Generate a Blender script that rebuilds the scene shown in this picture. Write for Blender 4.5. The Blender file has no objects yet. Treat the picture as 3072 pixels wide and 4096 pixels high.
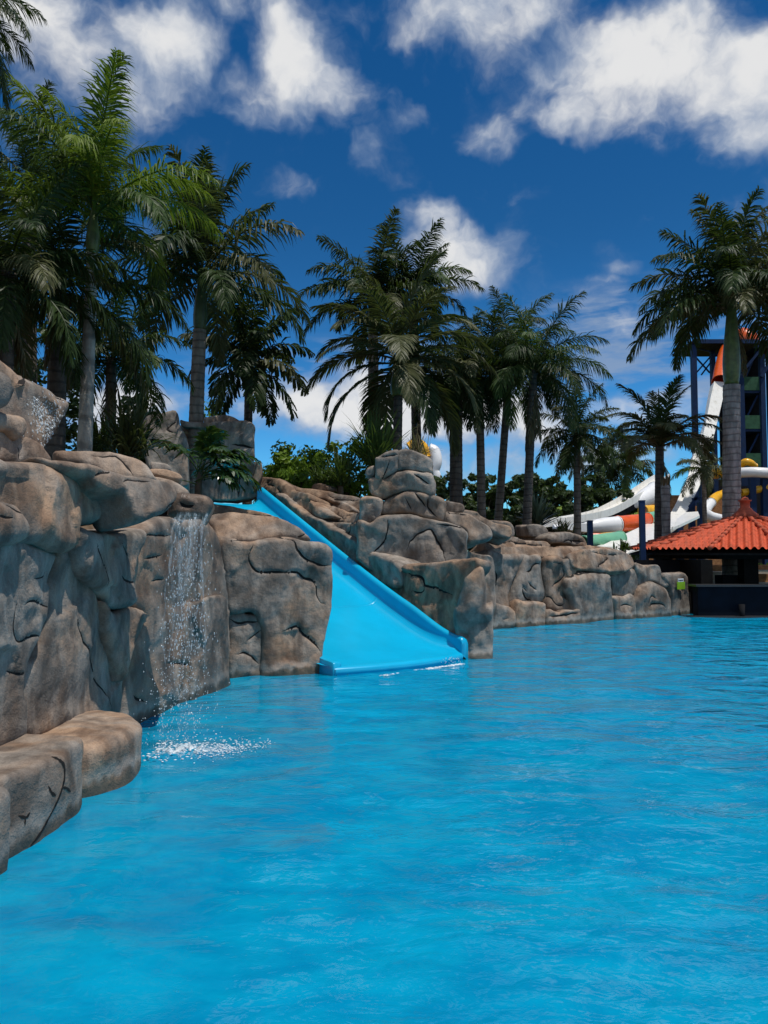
import bpy, bmesh, math, random
import numpy as np
from mathutils import Vector, Matrix, noise
from mathutils.geometry import delaunay_2d_cdt
from mathutils.bvhtree import BVHTree

random.seed(7)
R = random.Random(11)
scene = bpy.context.scene
COL = scene.collection
PI = math.pi

# ------------------------------------------------------------------ camera
CAM_Z = 1.9
F = 3076.0
PITCH = math.atan(165.0 / F)
cam_d = bpy.data.cameras.new("camera")
cam = bpy.data.objects.new("camera", cam_d)
COL.objects.link(cam)
cam.location = (0, 0, CAM_Z)
cam.rotation_euler = (PI / 2 + PITCH, 0, 0)
cam_d.sensor_fit = 'VERTICAL'
cam_d.sensor_height = 36.0
cam_d.lens = 36.0 * F / 4096.0
cam_d.clip_end = 6000
cam_d.clip_start = 0.05
scene.camera = cam
CP, SP = math.cos(PITCH), math.sin(PITCH)

VIEWS = {'D': (0, 0, 1.8517), 'S': (0, 0, 1.0), 'L3': (0, 1700, .66305), 'L2': (0, 1000, .66305),
         'L4': (0, 2500, .66305), 'C': (800, 1700, .72333), 'R': (2000, 1700, .64617),
         'T': (1900, 900, .70645), 'E': (600, 1600, .36166), 'G': (1050, 1650, .5425),
         'K': (2600, 1950, .28451), 'Q': (2100, 1800, .42194), 'U': (2400, 1200, .40506)}


def ray(view, p):
    ox, oy, s = VIEWS[view]
    px, py = ox + p[0] * s, oy + p[1] * s
    xc, yc = (px - 1536) / F, (2048 - py) / F
    d = Vector((xc, CP - yc * SP, SP + yc * CP))
    return d / d.y


def at(view, x, y, d):
    """world point seen in direction (x, y) of a traced view, at distance d along +Y"""
    r = ray(view, (x, y))
    return Vector((0, 0, CAM_Z)) + r * d


# ------------------------------------------------------------------ helpers
def tag(o, label=None, cat=None, group=None, kind=None):
    if label: o["label"] = label
    if cat: o["category"] = cat
    if group: o["group"] = group
    if kind: o["kind"] = kind
    return o


def empty(name, loc, label=None, cat=None, group=None):
    o = bpy.data.objects.new(name, None)
    o.empty_display_size = 0.2
    COL.objects.link(o)
    o.location = loc
    return tag(o, label, cat, group)


def link_mesh(name, me, mats, parent=None, smooth=True, local=True):
    o = bpy.data.objects.new(name, me)
    COL.objects.link(o)
    if mats is not None:
        for m in (mats if isinstance(mats, (list, tuple)) else [mats]):
            if m.name not in [x.name for x in me.materials if x]:
                me.materials.append(m)
    if smooth and len(me.polygons):
        me.polygons.foreach_set("use_smooth", [True] * len(me.polygons))
    if parent is not None:
        o.parent = parent
        if not local:
            o.matrix_parent_inverse = Matrix.Translation(-Vector(parent.location))
    return o


class MB:
    """collects shapes (world coordinates) into one mesh object"""
    def __init__(s):
        s.v, s.f, s.mi = [], [], []

    def add(s, vs, fs, mi=0):
        b = len(s.v)
        s.v += [tuple(v) for v in vs]
        s.f += [tuple(b + i for i in f) for f in fs]
        s.mi += [mi] * len(fs)
        return b

    def box(s, c, size, rot=None, mi=0):
        hx, hy, hz = size[0] / 2, size[1] / 2, size[2] / 2
        vs = [Vector((x, y, z)) for x in (-hx, hx) for y in (-hy, hy) for z in (-hz, hz)]
        if rot is not None: vs = [rot @ v for v in vs]
        vs = [v + Vector(c) for v in vs]
        s.add(vs, [(0, 1, 3, 2), (4, 6, 7, 5), (0, 4, 5, 1), (2, 3, 7, 6), (0, 2, 6, 4), (1, 5, 7, 3)], mi)

    def tube(s, pts, rad, n=10, caps=True, mi=0, up=None):
        pts = [Vector(p) for p in pts]
        if not isinstance(rad, (list, tuple)): rad = [rad] * len(pts)
        rings = []
        prev = None
        for i, p in enumerate(pts):
            t = (pts[min(i + 1, len(pts) - 1)] - pts[max(i - 1, 0)]).normalized()
            if prev is None:
                ref = Vector((0, 0, 1)) if abs(t.z) < .9 else Vector((0, 1, 0))
                a = t.cross(ref).normalized()
            else:
                a = (prev - t * prev.dot(t)).normalized()
            prev = a
            b = t.cross(a)
            rings.append([p + (a * math.cos(2 * PI * k / n) + b * math.sin(2 * PI * k / n)) * rad[i] for k in range(n)])
        vs = [v for r in rings for v in r]
        fs = []
        for i in range(len(pts) - 1):
            for k in range(n):
                fs.append((i * n + k, i * n + (k + 1) % n, (i + 1) * n + (k + 1) % n, (i + 1) * n + k))
        if caps:
            fs.append(tuple(range(n - 1, -1, -1)))
            fs.append(tuple((len(pts) - 1) * n + k for k in range(n)))
        s.add(vs, fs, mi)

    def beam(s, a, b, w, h=None, mi=0):
        a, b = Vector(a), Vector(b)
        h = h or w
        d = (b - a)
        L = d.length
        q = d.to_track_quat('X', 'Z').to_matrix()
        s.box((a + b) / 2, (L, w, h), q, mi)

    def build(s, name, mats, parent=None, smooth=False, loc=None):
        me = bpy.data.meshes.new(name)
        off = Vector((0, 0, 0))
        if parent is not None: off = Vector(parent.location)
        elif loc is not None: off = Vector(loc)
        me.from_pydata([tuple(Vector(v) - off) for v in s.v], [], s.f)
        o = link_mesh(name, me, mats, parent, smooth)
        if any(s.mi): me.polygons.foreach_set("material_index", s.mi)
        if parent is None and loc is not None: o.location = loc
        me.update()
        return o


def smoothpath(pts, n=8):
    """Catmull-Rom through points"""
    pts = [Vector(p) for p in pts]
    P = [pts[0] * 2 - pts[1]] + pts + [pts[-1] * 2 - pts[-2]]
    out = []
    for i in range(1, len(P) - 2):
        a, b, c, d = P[i - 1], P[i], P[i + 1], P[i + 2]
        for k in range(n):
            t = k / n
            out.append(.5 * ((2 * b) + (c - a) * t + (2 * a - 5 * b + 4 * c - d) * t * t + (3 * b - a - 3 * c + d) * t ** 3))
    out.append(pts[-1])
    return out


# ------------------------------------------------------------------ materials
def newmat(name):
    m = bpy.data.materials.new(name)
    m.use_nodes = True
    nt = m.node_tree
    nt.nodes.clear()
    out = nt.nodes.new('ShaderNodeOutputMaterial')
    return m, nt, out


class N:
    def __init__(s, nt): s.nt = nt

    def node(s, t, **kw):
        n = s.nt.nodes.new(t)
        for k, v in kw.items():
            if k.startswith('i_'):
                key = k[2:]
                key = int(key) if key.isdigit() else key.replace('_', ' ')
                if hasattr(v, 'is_linked') or isinstance(v, bpy.types.NodeSocket):
                    s.nt.links.new(v, n.inputs[key])
                else:
                    n.inputs[key].default_value = v
            else:
                setattr(n, k, v)
        return n

    def math(s, op, a, b=0.0, clamp=False):
        n = s.node('ShaderNodeMath', operation=op, use_clamp=clamp)
        for i, x in enumerate((a, b)):
            if isinstance(x, bpy.types.NodeSocket): s.nt.links.new(x, n.inputs[i])
            else: n.inputs[i].default_value = x
        return n.outputs[0]

    def mix(s, f, a, b, blend='MIX'):
        n = s.node('ShaderNodeMix', data_type='RGBA', blend_type=blend)
        for i, x in ((0, f), (6, a), (7, b)):
            if isinstance(x, bpy.types.NodeSocket): s.nt.links.new(x, n.inputs[i])
            else:
                n.inputs[i].default_value = x if i == 0 else (x[0], x[1], x[2], 1)
        return n.outputs[2]

    def noise(s, vec, scale, detail=3, rough=.55, dist=0.0):
        n = s.node('ShaderNodeTexNoise', i_Scale=scale, i_Detail=detail, i_Roughness=rough, i_Distortion=dist)
        if vec is not None: s.nt.links.new(vec, n.inputs['Vector'])
        return n.outputs['Fac']

    def ramp(s, f, lo, hi, a=0.0, b=1.0):
        n = s.node('ShaderNodeMapRange', interpolation_type='SMOOTHSTEP', i_1=lo, i_2=hi, i_3=a, i_4=b)
        s.nt.links.new(f, n.inputs[0])
        return n.outputs[0]

    def scaled(s, vec, sc, loc=(0, 0, 0)):
        n = s.node('ShaderNodeMapping')
        n.inputs['Scale'].default_value = sc
        n.inputs['Location'].default_value = loc
        s.nt.links.new(vec, n.inputs['Vector'])
        return n.outputs[0]

    def link(s, a, b): s.nt.links.new(a, b)


def principled(name, col, rough=.5, spec=.5, metallic=0.0, var=.15, vscale=3.0, bump=0.0, bscale=20.0, dirt=None, dirt_amt=.5, coord='pos'):
    m, nt, out = newmat(name)
    n = N(nt)
    pos = n.node('ShaderNodeNewGeometry').outputs['Position'] if coord == 'pos' else n.node('ShaderNodeTexCoord').outputs['Object']
    p = n.node('ShaderNodeBsdfPrincipled', i_Roughness=rough, i_Metallic=metallic)
    p.inputs['Specular IOR Level'].default_value = spec
    f = n.noise(pos, vscale, 5, .6)
    c = n.mix(n.ramp(f, .3, .7), tuple(x * (1 - var) for x in col), tuple(min(1, x * (1 + var)) for x in col))
    if dirt:
        g = n.noise(n.scaled(pos, (1.3, 1.3, .35)), 2.2, 6, .65)
        c = n.mix(n.ramp(g, .5, .72, 0, dirt_amt), c, dirt)
    n.link(c, p.inputs['Base Color'])
    if bump:
        b = n.node('ShaderNodeBump', i_Strength=bump, i_Distance=.02)
        n.link(n.noise(pos, bscale, 4), b.inputs['Height'])
        n.link(b.outputs[0], p.inputs['Normal'])
    n.link(p.outputs[0], out.inputs[0])
    return m


def rock_material():
    m, nt, out = newmat("sculpted_rock")
    n = N(nt)
    pos = n.node('ShaderNodeNewGeometry').outputs['Position']
    tint = n.node('ShaderNodeAttribute', attribute_type='OBJECT', attribute_name='tint').outputs['Fac']
    rnd = n.node('ShaderNodeObjectInfo').outputs['Random']
    n1 = n.noise(pos, 1.1, 5, .6, .6)
    n2 = n.noise(n.scaled(pos, (1, 1, .55), (5, 3, 1)), 3.2, 6, .62, .3)
    n3 = n.noise(pos, 75, 2, .6)
    n4 = n.noise(n.scaled(pos, (1, 1, .25), (1, 8, 2)), 5.0, 4, .6)
    grey = n.mix(n.ramp(n2, .3, .7), (.105, .088, .073), (.37, .32, .27))
    brown = n.mix(n.ramp(n2, .3, .7), (.135, .078, .048), (.45, .30, .195))
    f = n.math('ADD', n.math('MULTIPLY', n.math('SUBTRACT', n1, .52), 4.6), tint, True)
    c = n.mix(f, grey, brown)
    c = n.mix(n.ramp(n4, .52, .76, 0, .45), c, (.070, .056, .045))
    c = n.mix(n.ramp(n.noise(pos, 1.7, 4), .55, .75, 0, .35), c, (.20, .105, .055))
    # canvas-like stipple of the trowelled coat
    c = n.mix(n.ramp(n3, .25, .75, 0, 1), n.mix(.28, c, (.05, .042, .036)), c)
    sp = n.node('ShaderNodeSeparateXYZ')
    n.link(pos, sp.inputs[0])
    zz = n.math('ADD', sp.outputs[2], n.math('MULTIPLY', n.math('SUBTRACT', n.noise(n.scaled(pos, (1, 1, .2)), 6, 4), .5), .22))
    c = n.mix(n.ramp(zz, .03, .13, .75, 0), c, (.045, .052, .042))
    c = n.mix(n.math('MULTIPLY', n.ramp(zz, .08, .13), n.ramp(zz, .15, .24, .35, 0)), c, (.42, .40, .36))
    hs = n.node('ShaderNodeHueSaturation')
    n.link(c, hs.inputs['Color'])
    n.link(n.math('ADD', n.math('MULTIPLY', rnd, .28), .86), hs.inputs['Value'])
    wet = n.node('ShaderNodeAttribute', attribute_type='OBJECT', attribute_name='wet').outputs['Fac']
    wm = n.math('MULTIPLY', wet, n.ramp(n.noise(n.scaled(pos, (1, 1, .3), (4, 4, 4)), 3.0, 4), .32, .55))
    p = n.node('ShaderNodeBsdfPrincipled', i_Roughness=.78)
    n.link(n.math('SUBTRACT', .78, n.math('MULTIPLY', wm, .55)), p.inputs['Roughness'])
    p.inputs['Specular IOR Level'].default_value = .3
    n.link(n.mix(n.math('MULTIPLY', wm, .55), hs.outputs[0], (.03, .024, .02)), p.inputs['Base Color'])
    h = n.math('ADD', n.math('MULTIPLY', n.noise(pos, 9, 5, .6), 1.0), n.math('MULTIPLY', n3, .22))
    b = n.node('ShaderNodeBump', i_Strength=.65, i_Distance=.035)
    n.link(h, b.inputs['Height'])
    n.link(b.outputs[0], p.inputs['Normal'])
    n.link(p.outputs[0], out.inputs[0])
    return m


def leaf_material(name, dark, light, rough=.38, trans=.25, spec=.5):
    m, nt, out = newmat(name)
    n = N(nt)
    tc = n.node('ShaderNodeNewGeometry').outputs['Position']
    rnd = n.node('ShaderNodeObjectInfo').outputs['Random']
    isl = n.node('ShaderNodeNewGeometry').outputs['Random Per Island']
    f = n.math('ADD', n.math('MULTIPLY', isl, .6), n.math('MULTIPLY', rnd, .4))
    c = n.mix(f, dark, light)
    f2 = n.noise(tc, 2.0, 3)
    c = n.mix(n.ramp(f2, .55, .8, 0, .45), c, tuple(x * 1.0 for x in (light[0] * 1.5, light[1] * 1.1, light[2])))
    p = n.node('ShaderNodeBsdfPrincipled', i_Roughness=rough)
    p.inputs['Specular IOR Level'].default_value = spec
    n.link(c, p.inputs['Base Color'])
    t = n.node('ShaderNodeBsdfTranslucent')
    n.link(n.mix(.5, c, (.10, .16, .01)), t.inputs[0])
    mx = n.node('ShaderNodeMixShader', i_0=trans)
    n.link(p.outputs[0], mx.inputs[1])
    n.link(t.outputs[0], mx.inputs[2])
    n.link(mx.outputs[0], out.inputs[0])
    return m


def trunk_material(name, a, b, ring=22.0):
    m, nt, out = newmat(name)
    n = N(nt)
    pos = n.node('ShaderNodeNewGeometry').outputs['Position']
    f = n.noise(n.scaled(pos, (1, 1, .3)), 6, 5)
    c = n.mix(n.ramp(f, .3, .7), a, b)
    sep = n.node('ShaderNodeSeparateXYZ')
    n.link(pos, sep.inputs[0])
    z = n.math('ADD', n.math('MULTIPLY', sep.outputs[2], ring), n.math('MULTIPLY', n.noise(pos, 3, 2), 3.0))
    s = n.math('SINE', z)
    c = n.mix(n.ramp(s, .55, 1.0, 0, .55), c, tuple(x * .4 for x in a))
    p = n.node('ShaderNodeBsdfPrincipled', i_Roughness=.8)
    n.link(c, p.inputs['Base Color'])
    bp = n.node('ShaderNodeBump', i_Strength=.6, i_Distance=.03)
    n.link(n.math('SUBTRACT', n.noise(pos, 25, 4), n.math('MULTIPLY', n.ramp(s, .4, 1.0), .8)), bp.inputs['Height'])
    n.link(bp.outputs[0], p.inputs['Normal'])
    n.link(p.outputs[0], out.inputs[0])
    return m


M = {}
M['rock'] = rock_material()
M['crack'] = principled("crack_paint", (.016, .013, .011), .8, .2)
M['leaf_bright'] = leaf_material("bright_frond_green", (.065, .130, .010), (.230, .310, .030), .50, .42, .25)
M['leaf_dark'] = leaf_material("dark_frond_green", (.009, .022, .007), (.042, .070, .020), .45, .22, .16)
M['leaf_mid'] = leaf_material("mid_frond_green", (.020, .048, .012), (.070, .120, .030), .48, .30, .25)
M['leaf_olive'] = leaf_material("olive_frond_green", (.035, .045, .016), (.120, .125, .050), .48, .25, .25)
M['leaf_grey'] = leaf_material("silvery_frond_green", (.07, .10, .06), (.20, .25, .17), .45, .2)
M['leaf_dead'] = leaf_material("dry_frond", (.09, .065, .03), (.24, .19, .10), .6, .2, .2)
M['leaf_broad'] = leaf_material("broadleaf_green", (.065, .140, .010), (.220, .350, .030), .5, .45, .25)
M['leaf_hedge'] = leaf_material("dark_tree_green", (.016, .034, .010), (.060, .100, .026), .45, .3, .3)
M['leaf_philo'] = leaf_material("glossy_leaf_green", (.014, .040, .010), (.050, .105, .025), .25, .2)
M['trunk_grey'] = trunk_material("grey_palm_bark", (.16, .145, .13), (.34, .31, .28), 26)
M['trunk_brown'] = trunk_material("brown_palm_bark", (.10, .075, .055), (.22, .17, .13), 30)
M['trunk_dark'] = trunk_material("dark_palm_bark", (.045, .036, .028), (.12, .095, .075), 34)
M['trunk_pale'] = trunk_material("pale_palm_bark", (.20, .185, .155), (.40, .375, .32), 14)
M['shaft'] = principled("crownshaft_green", (.075, .105, .022), .4, .5, var=.35, vscale=5, dirt=(.10, .075, .03), dirt_amt=.5)
M['shaft_dark'] = principled("dark_crownshaft_green", (.040, .060, .018), .45, .5, var=.35, vscale=5, dirt=(.05, .04, .02))
M['bark'] = principled("tree_bark", (.09, .07, .05), .9, .2, var=.3, bump=.6)
M['slide_blue'] = principled("blue_fibreglass", (.002, .40, .66), .25, .5, var=.06, vscale=1.2)
M['white_fibre'] = principled("white_fibreglass", (.78, .76, .70), .3, .5, var=.05, dirt=(.42, .38, .28), dirt_amt=.45)
M['white_clean'] = principled("clean_white_fibreglass", (.80, .80, .79), .28, .5, var=.03, dirt=(.5, .48, .42), dirt_amt=.25)
M['orange_fibre'] = principled("orange_fibreglass", (.72, .10, .012), .3, .5, var=.08, dirt=(.35, .06, .02))
M['yellow_fibre'] = principled("yellow_fibreglass", (.80, .40, .01), .3, .5, var=.08, dirt=(.5, .22, .02))
M['teal_fibre'] = principled("green_fibreglass", (.16, .42, .26), .35, .5, var=.08)
M['blue_steel'] = principled("blue_painted_steel", (.006, .025, .080), .6, .2, var=.15, dirt=(.02, .03, .06))
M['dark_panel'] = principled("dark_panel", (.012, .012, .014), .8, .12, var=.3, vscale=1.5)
M['green_net'] = principled("green_mesh_panel", (.035, .10, .055), .8, .2, var=.2)
M['tile'] = principled("terracotta_tile", (.50, .080, .030), .7, .3, var=.22, vscale=7, dirt=(.20, .045, .02), dirt_amt=.5, bump=.3, bscale=40)
M['tile_dark'] = principled("terracotta_ridge", (.42, .085, .040), .7, .3, var=.2, vscale=6)
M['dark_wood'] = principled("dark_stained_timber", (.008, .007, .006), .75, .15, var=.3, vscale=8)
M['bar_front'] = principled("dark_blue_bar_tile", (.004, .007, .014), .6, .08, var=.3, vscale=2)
M['bar_top'] = principled("dark_granite", (.03, .03, .032), .35, .5, var=.3, vscale=30)
M['cream'] = principled("cream_paint", (.55, .48, .38), .7, .3, var=.15)
M['brick'] = principled("ochre_brick", (.32, .16, .07), .8, .2, var=.35, vscale=6)
M['sign_green'] = principled("lime_sign_face", (.22, .42, .015), .5, .4, var=.1)
M['sign_white'] = principled("white_sign_face", (.78, .80, .80), .5, .4, var=.02)
M['sign_dark'] = principled("sign_print", (.02, .09, .03), .5, .4)
M['soil'] = principled("soil", (.12, .085, .055), .95, .1, var=.4, vscale=2, bump=.8, bscale=6)
M['grass'] = principled("grass_slope", (.12, .17, .025), .9, .1, var=.4, vscale=3, bump=.5, bscale=30)
M['pool_paint'] = principled("pool_blue_paint", (.008, .42, .72), .6, .2, var=.26, vscale=1.6)  # blue paint, its mottling standing in for caustic light on the floor
M['foam'] = principled("white_foam", (.85, .90, .93), .4, .5, var=.02)


def droplet_material():
    m, nt, out = newmat("water_droplets")
    n = N(nt)
    p = n.node('ShaderNodeBsdfPrincipled', i_Roughness=.08)
    p.inputs['Base Color'].default_value = (.80, .88, .92, 1)
    t = n.node('ShaderNodeBsdfTransparent')
    mx = n.node('ShaderNodeMixShader', i_0=.42)
    n.link(t.outputs[0], mx.inputs[1]); n.link(p.outputs[0], mx.inputs[2])
    n.link(mx.outputs[0], out.inputs[0])
    return m


def sheet_material():
    m, nt, out = newmat("falling_water")
    n = N(nt)
    pos = n.node('ShaderNodeNewGeometry').outputs['Position']
    p = n.node('ShaderNodeBsdfPrincipled', i_Roughness=.1)
    p.inputs['Base Color'].default_value = (.66, .80, .88, 1)
    t = n.node('ShaderNodeBsdfTransparent')
    f = n.noise(n.scaled(pos, (16, 16, 3.5)), 1.6, 4, .6, .4)
    mx = n.node('ShaderNodeMixShader')
    n.link(n.ramp(f, .48, .85, .02, .50), mx.inputs[0])
    n.link(t.outputs[0], mx.inputs[1]); n.link(p.outputs[0], mx.inputs[2])
    b = n.node('ShaderNodeBump', i_Strength=.8, i_Distance=.03)
    n.link(f, b.inputs['Height']); n.link(b.outputs[0], p.inputs['Normal'])
    n.link(mx.outputs[0], out.inputs[0])
    return m


def water_material():
    m, nt, out = newmat("pool_water")
    n = N(nt)
    pos = n.node('ShaderNodeNewGeometry').outputs['Position']
    a = n.noise(n.scaled(pos, (1.0, 1.5, 1)), 2.0, 3, .5, .4)
    b2 = n.noise(n.scaled(pos, (1.0, 1.4, 1), (3, 9, 0)), 8.0, 3, .55, .5)
    c3 = n.noise(n.scaled(pos, (1.0, 1.2, 1), (7, 1, 0)), 0.8, 2, .5, .4)
    # calmer and rougher patches on the surface
    patch = n.ramp(n.noise(pos, .28, 2), .35, .65, .45, 1.1)
    h = n.math('ADD', n.math('ADD', n.math('MULTIPLY', a, .55), n.math('MULTIPLY', b2, .09)), n.math('MULTIPLY', c3, 1.0))
    bp = n.node('ShaderNodeBump', i_Distance=.20)
    px_ = n.node('ShaderNodeSeparateXYZ')
    n.link(pos, px_.inputs[0])
    # the breeze roughens the open water toward the bar
    wind = n.ramp(n.math('ADD', n.math('MULTIPLY', px_.outputs[0], .7), px_.outputs[1]), 9, 20, .40, 1.0)
    n.link(n.math('MULTIPLY', patch, wind), bp.inputs['Strength'])
    n.link(h, bp.inputs['Height'])
    nor = bp.outputs[0]
    fr = n.node('ShaderNodeFresnel', i_IOR=1.33)
    n.link(nor, fr.inputs['Normal'])
    gl = n.node('ShaderNodeBsdfGlossy', i_Roughness=.06)
    gl.inputs['Color'].default_value = (1, 1, 1, 1)
    n.link(nor, gl.inputs['Normal'])
    tr = n.node('ShaderNodeBsdfTransparent')
    tr.inputs['Color'].default_value = (.62, .92, .98, 1)
    df = n.node('ShaderNodeBsdfDiffuse')
    # lighter and deeper blue patches paint in the light refracted by the waves
    caustic_mix = n.math('ADD', n.math('MULTIPLY', n.noise(n.scaled(pos, (.8, 1.5, 1), (2, 5, 0)), 1.1, 3, .55, .35), .6), n.math('MULTIPLY', n.noise(n.scaled(pos, (.9, 1.6, 1)), 3.6, 3, .55, .5), .4))
    n.link(n.mix(n.ramp(caustic_mix, .34, .66), (.0, .222, .425), (.001, .322, .525)), df.inputs['Color'])
    n.link(nor, df.inputs['Normal'])
    body = n.node('ShaderNodeMixShader', i_0=.86)
    n.link(tr.outputs[0], body.inputs[1]); n.link(df.outputs[0], body.inputs[2])
    mx = n.node('ShaderNodeMixShader')
    n.link(fr.outputs[0], mx.inputs[0])
    n.link(body.outputs[0], mx.inputs[1]); n.link(gl.outputs[0], mx.inputs[2])
    n.link(mx.outputs[0], out.inputs[0])
    return m


M['droplet'] = droplet_material()
M['sheet'] = sheet_material()


def veil_material():
    m, nt, out = newmat("falling_veil")
    n = N(nt)
    pos = n.node('ShaderNodeNewGeometry').outputs['Position']
    p = n.node('ShaderNodeBsdfPrincipled', i_Roughness=.15)
    p.inputs['Base Color'].default_value = (.62, .74, .80, 1)
    t = n.node('ShaderNodeBsdfTransparent')
    f = n.noise(n.scaled(pos, (26, 10, 2.2)), 1.0, 6, .68, .5)
    sx = n.node('ShaderNodeSeparateXYZ')
    n.link(pos, sx.inputs[0])
    a = n.math('MULTIPLY', n.ramp(f, .50, .78, .0, .55), n.ramp(sx.outputs[2], .1, 2.2, .30, 1.0))
    mx = n.node('ShaderNodeMixShader')
    n.link(a, mx.inputs[0])
    n.link(t.outputs[0], mx.inputs[1]); n.link(p.outputs[0], mx.inputs[2])
    n.link(mx.outputs[0], out.inputs[0])
    return m


M['veil'] = veil_material()


def foam_sheet_material():
    m, nt, out = newmat("foam_sheet")
    n = N(nt)
    pos = n.node('ShaderNodeNewGeometry').outputs['Position']
    p = n.node('ShaderNodeBsdfPrincipled', i_Roughness=.5)
    p.inputs['Base Color'].default_value = (.80, .87, .90, 1)
    t = n.node('ShaderNodeBsdfTransparent')
    sx = n.node('ShaderNodeSeparateXYZ')
    n.link(pos, sx.inputs[0])
    # thins out away from the point where the water strikes
    dx = n.math('MULTIPLY', n.math('ADD', sx.outputs[0], 1.98), 1.45)
    dx = n.math('MULTIPLY', dx, n.ramp(dx, -.01, .0, 1.9, 1.0))
    dy = n.math('MULTIPLY', n.math('SUBTRACT', sx.outputs[1], 7.46), 2.9)
    r2 = n.math('SQRT', n.math('ADD', n.math('MULTIPLY', dx, dx), n.math('MULTIPLY', dy, dy)))
    f = n.noise(n.scaled(pos, (1, 1.3, 1)), 13, 7, .68, .8)
    a = n.math('ADD', n.math('SUBTRACT', .86, r2), n.math('MULTIPLY', n.math('SUBTRACT', f, .5), 2.4))
    mx = n.node('ShaderNodeMixShader')
    n.link(n.ramp(a, .15, .95, 0, .9), mx.inputs[0])
    n.link(t.outputs[0], mx.inputs[1]); n.link(p.outputs[0], mx.inputs[2])
    n.link(mx.outputs[0], out.inputs[0])
    return m


M['foam_sheet'] = foam_sheet_material()
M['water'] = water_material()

# ------------------------------------------------------------------ sky, sun
SUN_EL, SUN_AZ = 71.0, 122.0     # azimuth clockwise from +Y
sd = Vector((math.cos(math.radians(SUN_EL)) * math.sin(math.radians(SUN_AZ)),
             math.cos(math.radians(SUN_EL)) * math.cos(math.radians(SUN_AZ)), math.sin(math.radians(SUN_EL))))
sl = bpy.data.lights.new("sun", 'SUN')
sl.energy = 4.4
sl.angle = math.radians(.5)
sl.color = (1.0, .95, .88)
so = bpy.data.objects.new("sun", sl)
COL.objects.link(so)
so.location = sd * 60
so.rotation_euler = (-sd).to_track_quat('-Z', 'Y').to_euler()

world = bpy.data.worlds.new("World")
scene.world = world
world.use_nodes = True
wt = world.node_tree
wt.nodes.clear()
w = N(wt)
wout = w.node('ShaderNodeOutputWorld')
sky = w.node('ShaderNodeTexSky')
sky.sky_type = 'NISHITA'
sky.sun_disc = False
sky.sun_elevation = math.radians(SUN_EL)
sky.sun_rotation = math.radians(SUN_AZ)
sky.altitude = 800
sky.air_density = 1.0
sky.dust_density = .3
sky.ozone_density = 2.5
bgs = w.node('ShaderNodeBackground')
bgs.inputs['Strength'].default_value = .10
hs = w.node('ShaderNodeHueSaturation', i_Saturation=1.36, i_Value=.88)
w.link(sky.outputs[0], hs.inputs['Color'])
SKYC = w.mix(1.0, hs.outputs[0], (.66, 1.04, 1.16), 'MULTIPLY')

dirv = w.node('ShaderNodeTexCoord').outputs['Generated']
nrm = w.node('ShaderNodeVectorMath', operation='NORMALIZE')
w.link(dirv, nrm.inputs[0])
sep = w.node('ShaderNodeSeparateXYZ')
w.link(nrm.outputs[0], sep.inputs[0])
az = w.math('ARCTAN2', sep.outputs[0], sep.outputs[1])
el = w.math('ARCSINE', sep.outputs[2])
comb = w.node('ShaderNodeCombineXYZ')
w.link(az, comb.inputs[0]); w.link(el, comb.inputs[1])
P0 = comb.outputs[0]
warpn = w.node('ShaderNodeTexNoise', i_Scale=9.0, i_Detail=4.0, i_Roughness=.6)
w.link(P0, warpn.inputs['Vector'])
wv = w.node('ShaderNodeVectorMath', operation='SUBTRACT')
w.link(warpn.outputs['Color'], wv.inputs[0]); wv.inputs[1].default_value = (.5, .5, .5)
wsc = w.node('ShaderNodeVectorMath', operation='SCALE')
w.link(wv.outputs[0], wsc.inputs[0]); wsc.inputs['Scale'].default_value = .085
wadd = w.node('ShaderNodeVectorMath', operation='ADD')
w.link(P0, wadd.inputs[0]); w.link(wsc.outputs[0], wadd.inputs[1])
PW = wadd.outputs[0]
w.link(w.mix(1.0, SKYC, w.mix(w.ramp(el, .0, .42), (1.05, 1.55, 1.75), (.95, .95, .95)), 'MULTIPLY'), bgs.inputs[0])


def azel(x, y):
    r = ray('D', (x, y)).normalized()
    return math.atan2(r.x, r.y), math.asin(r.z)


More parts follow.
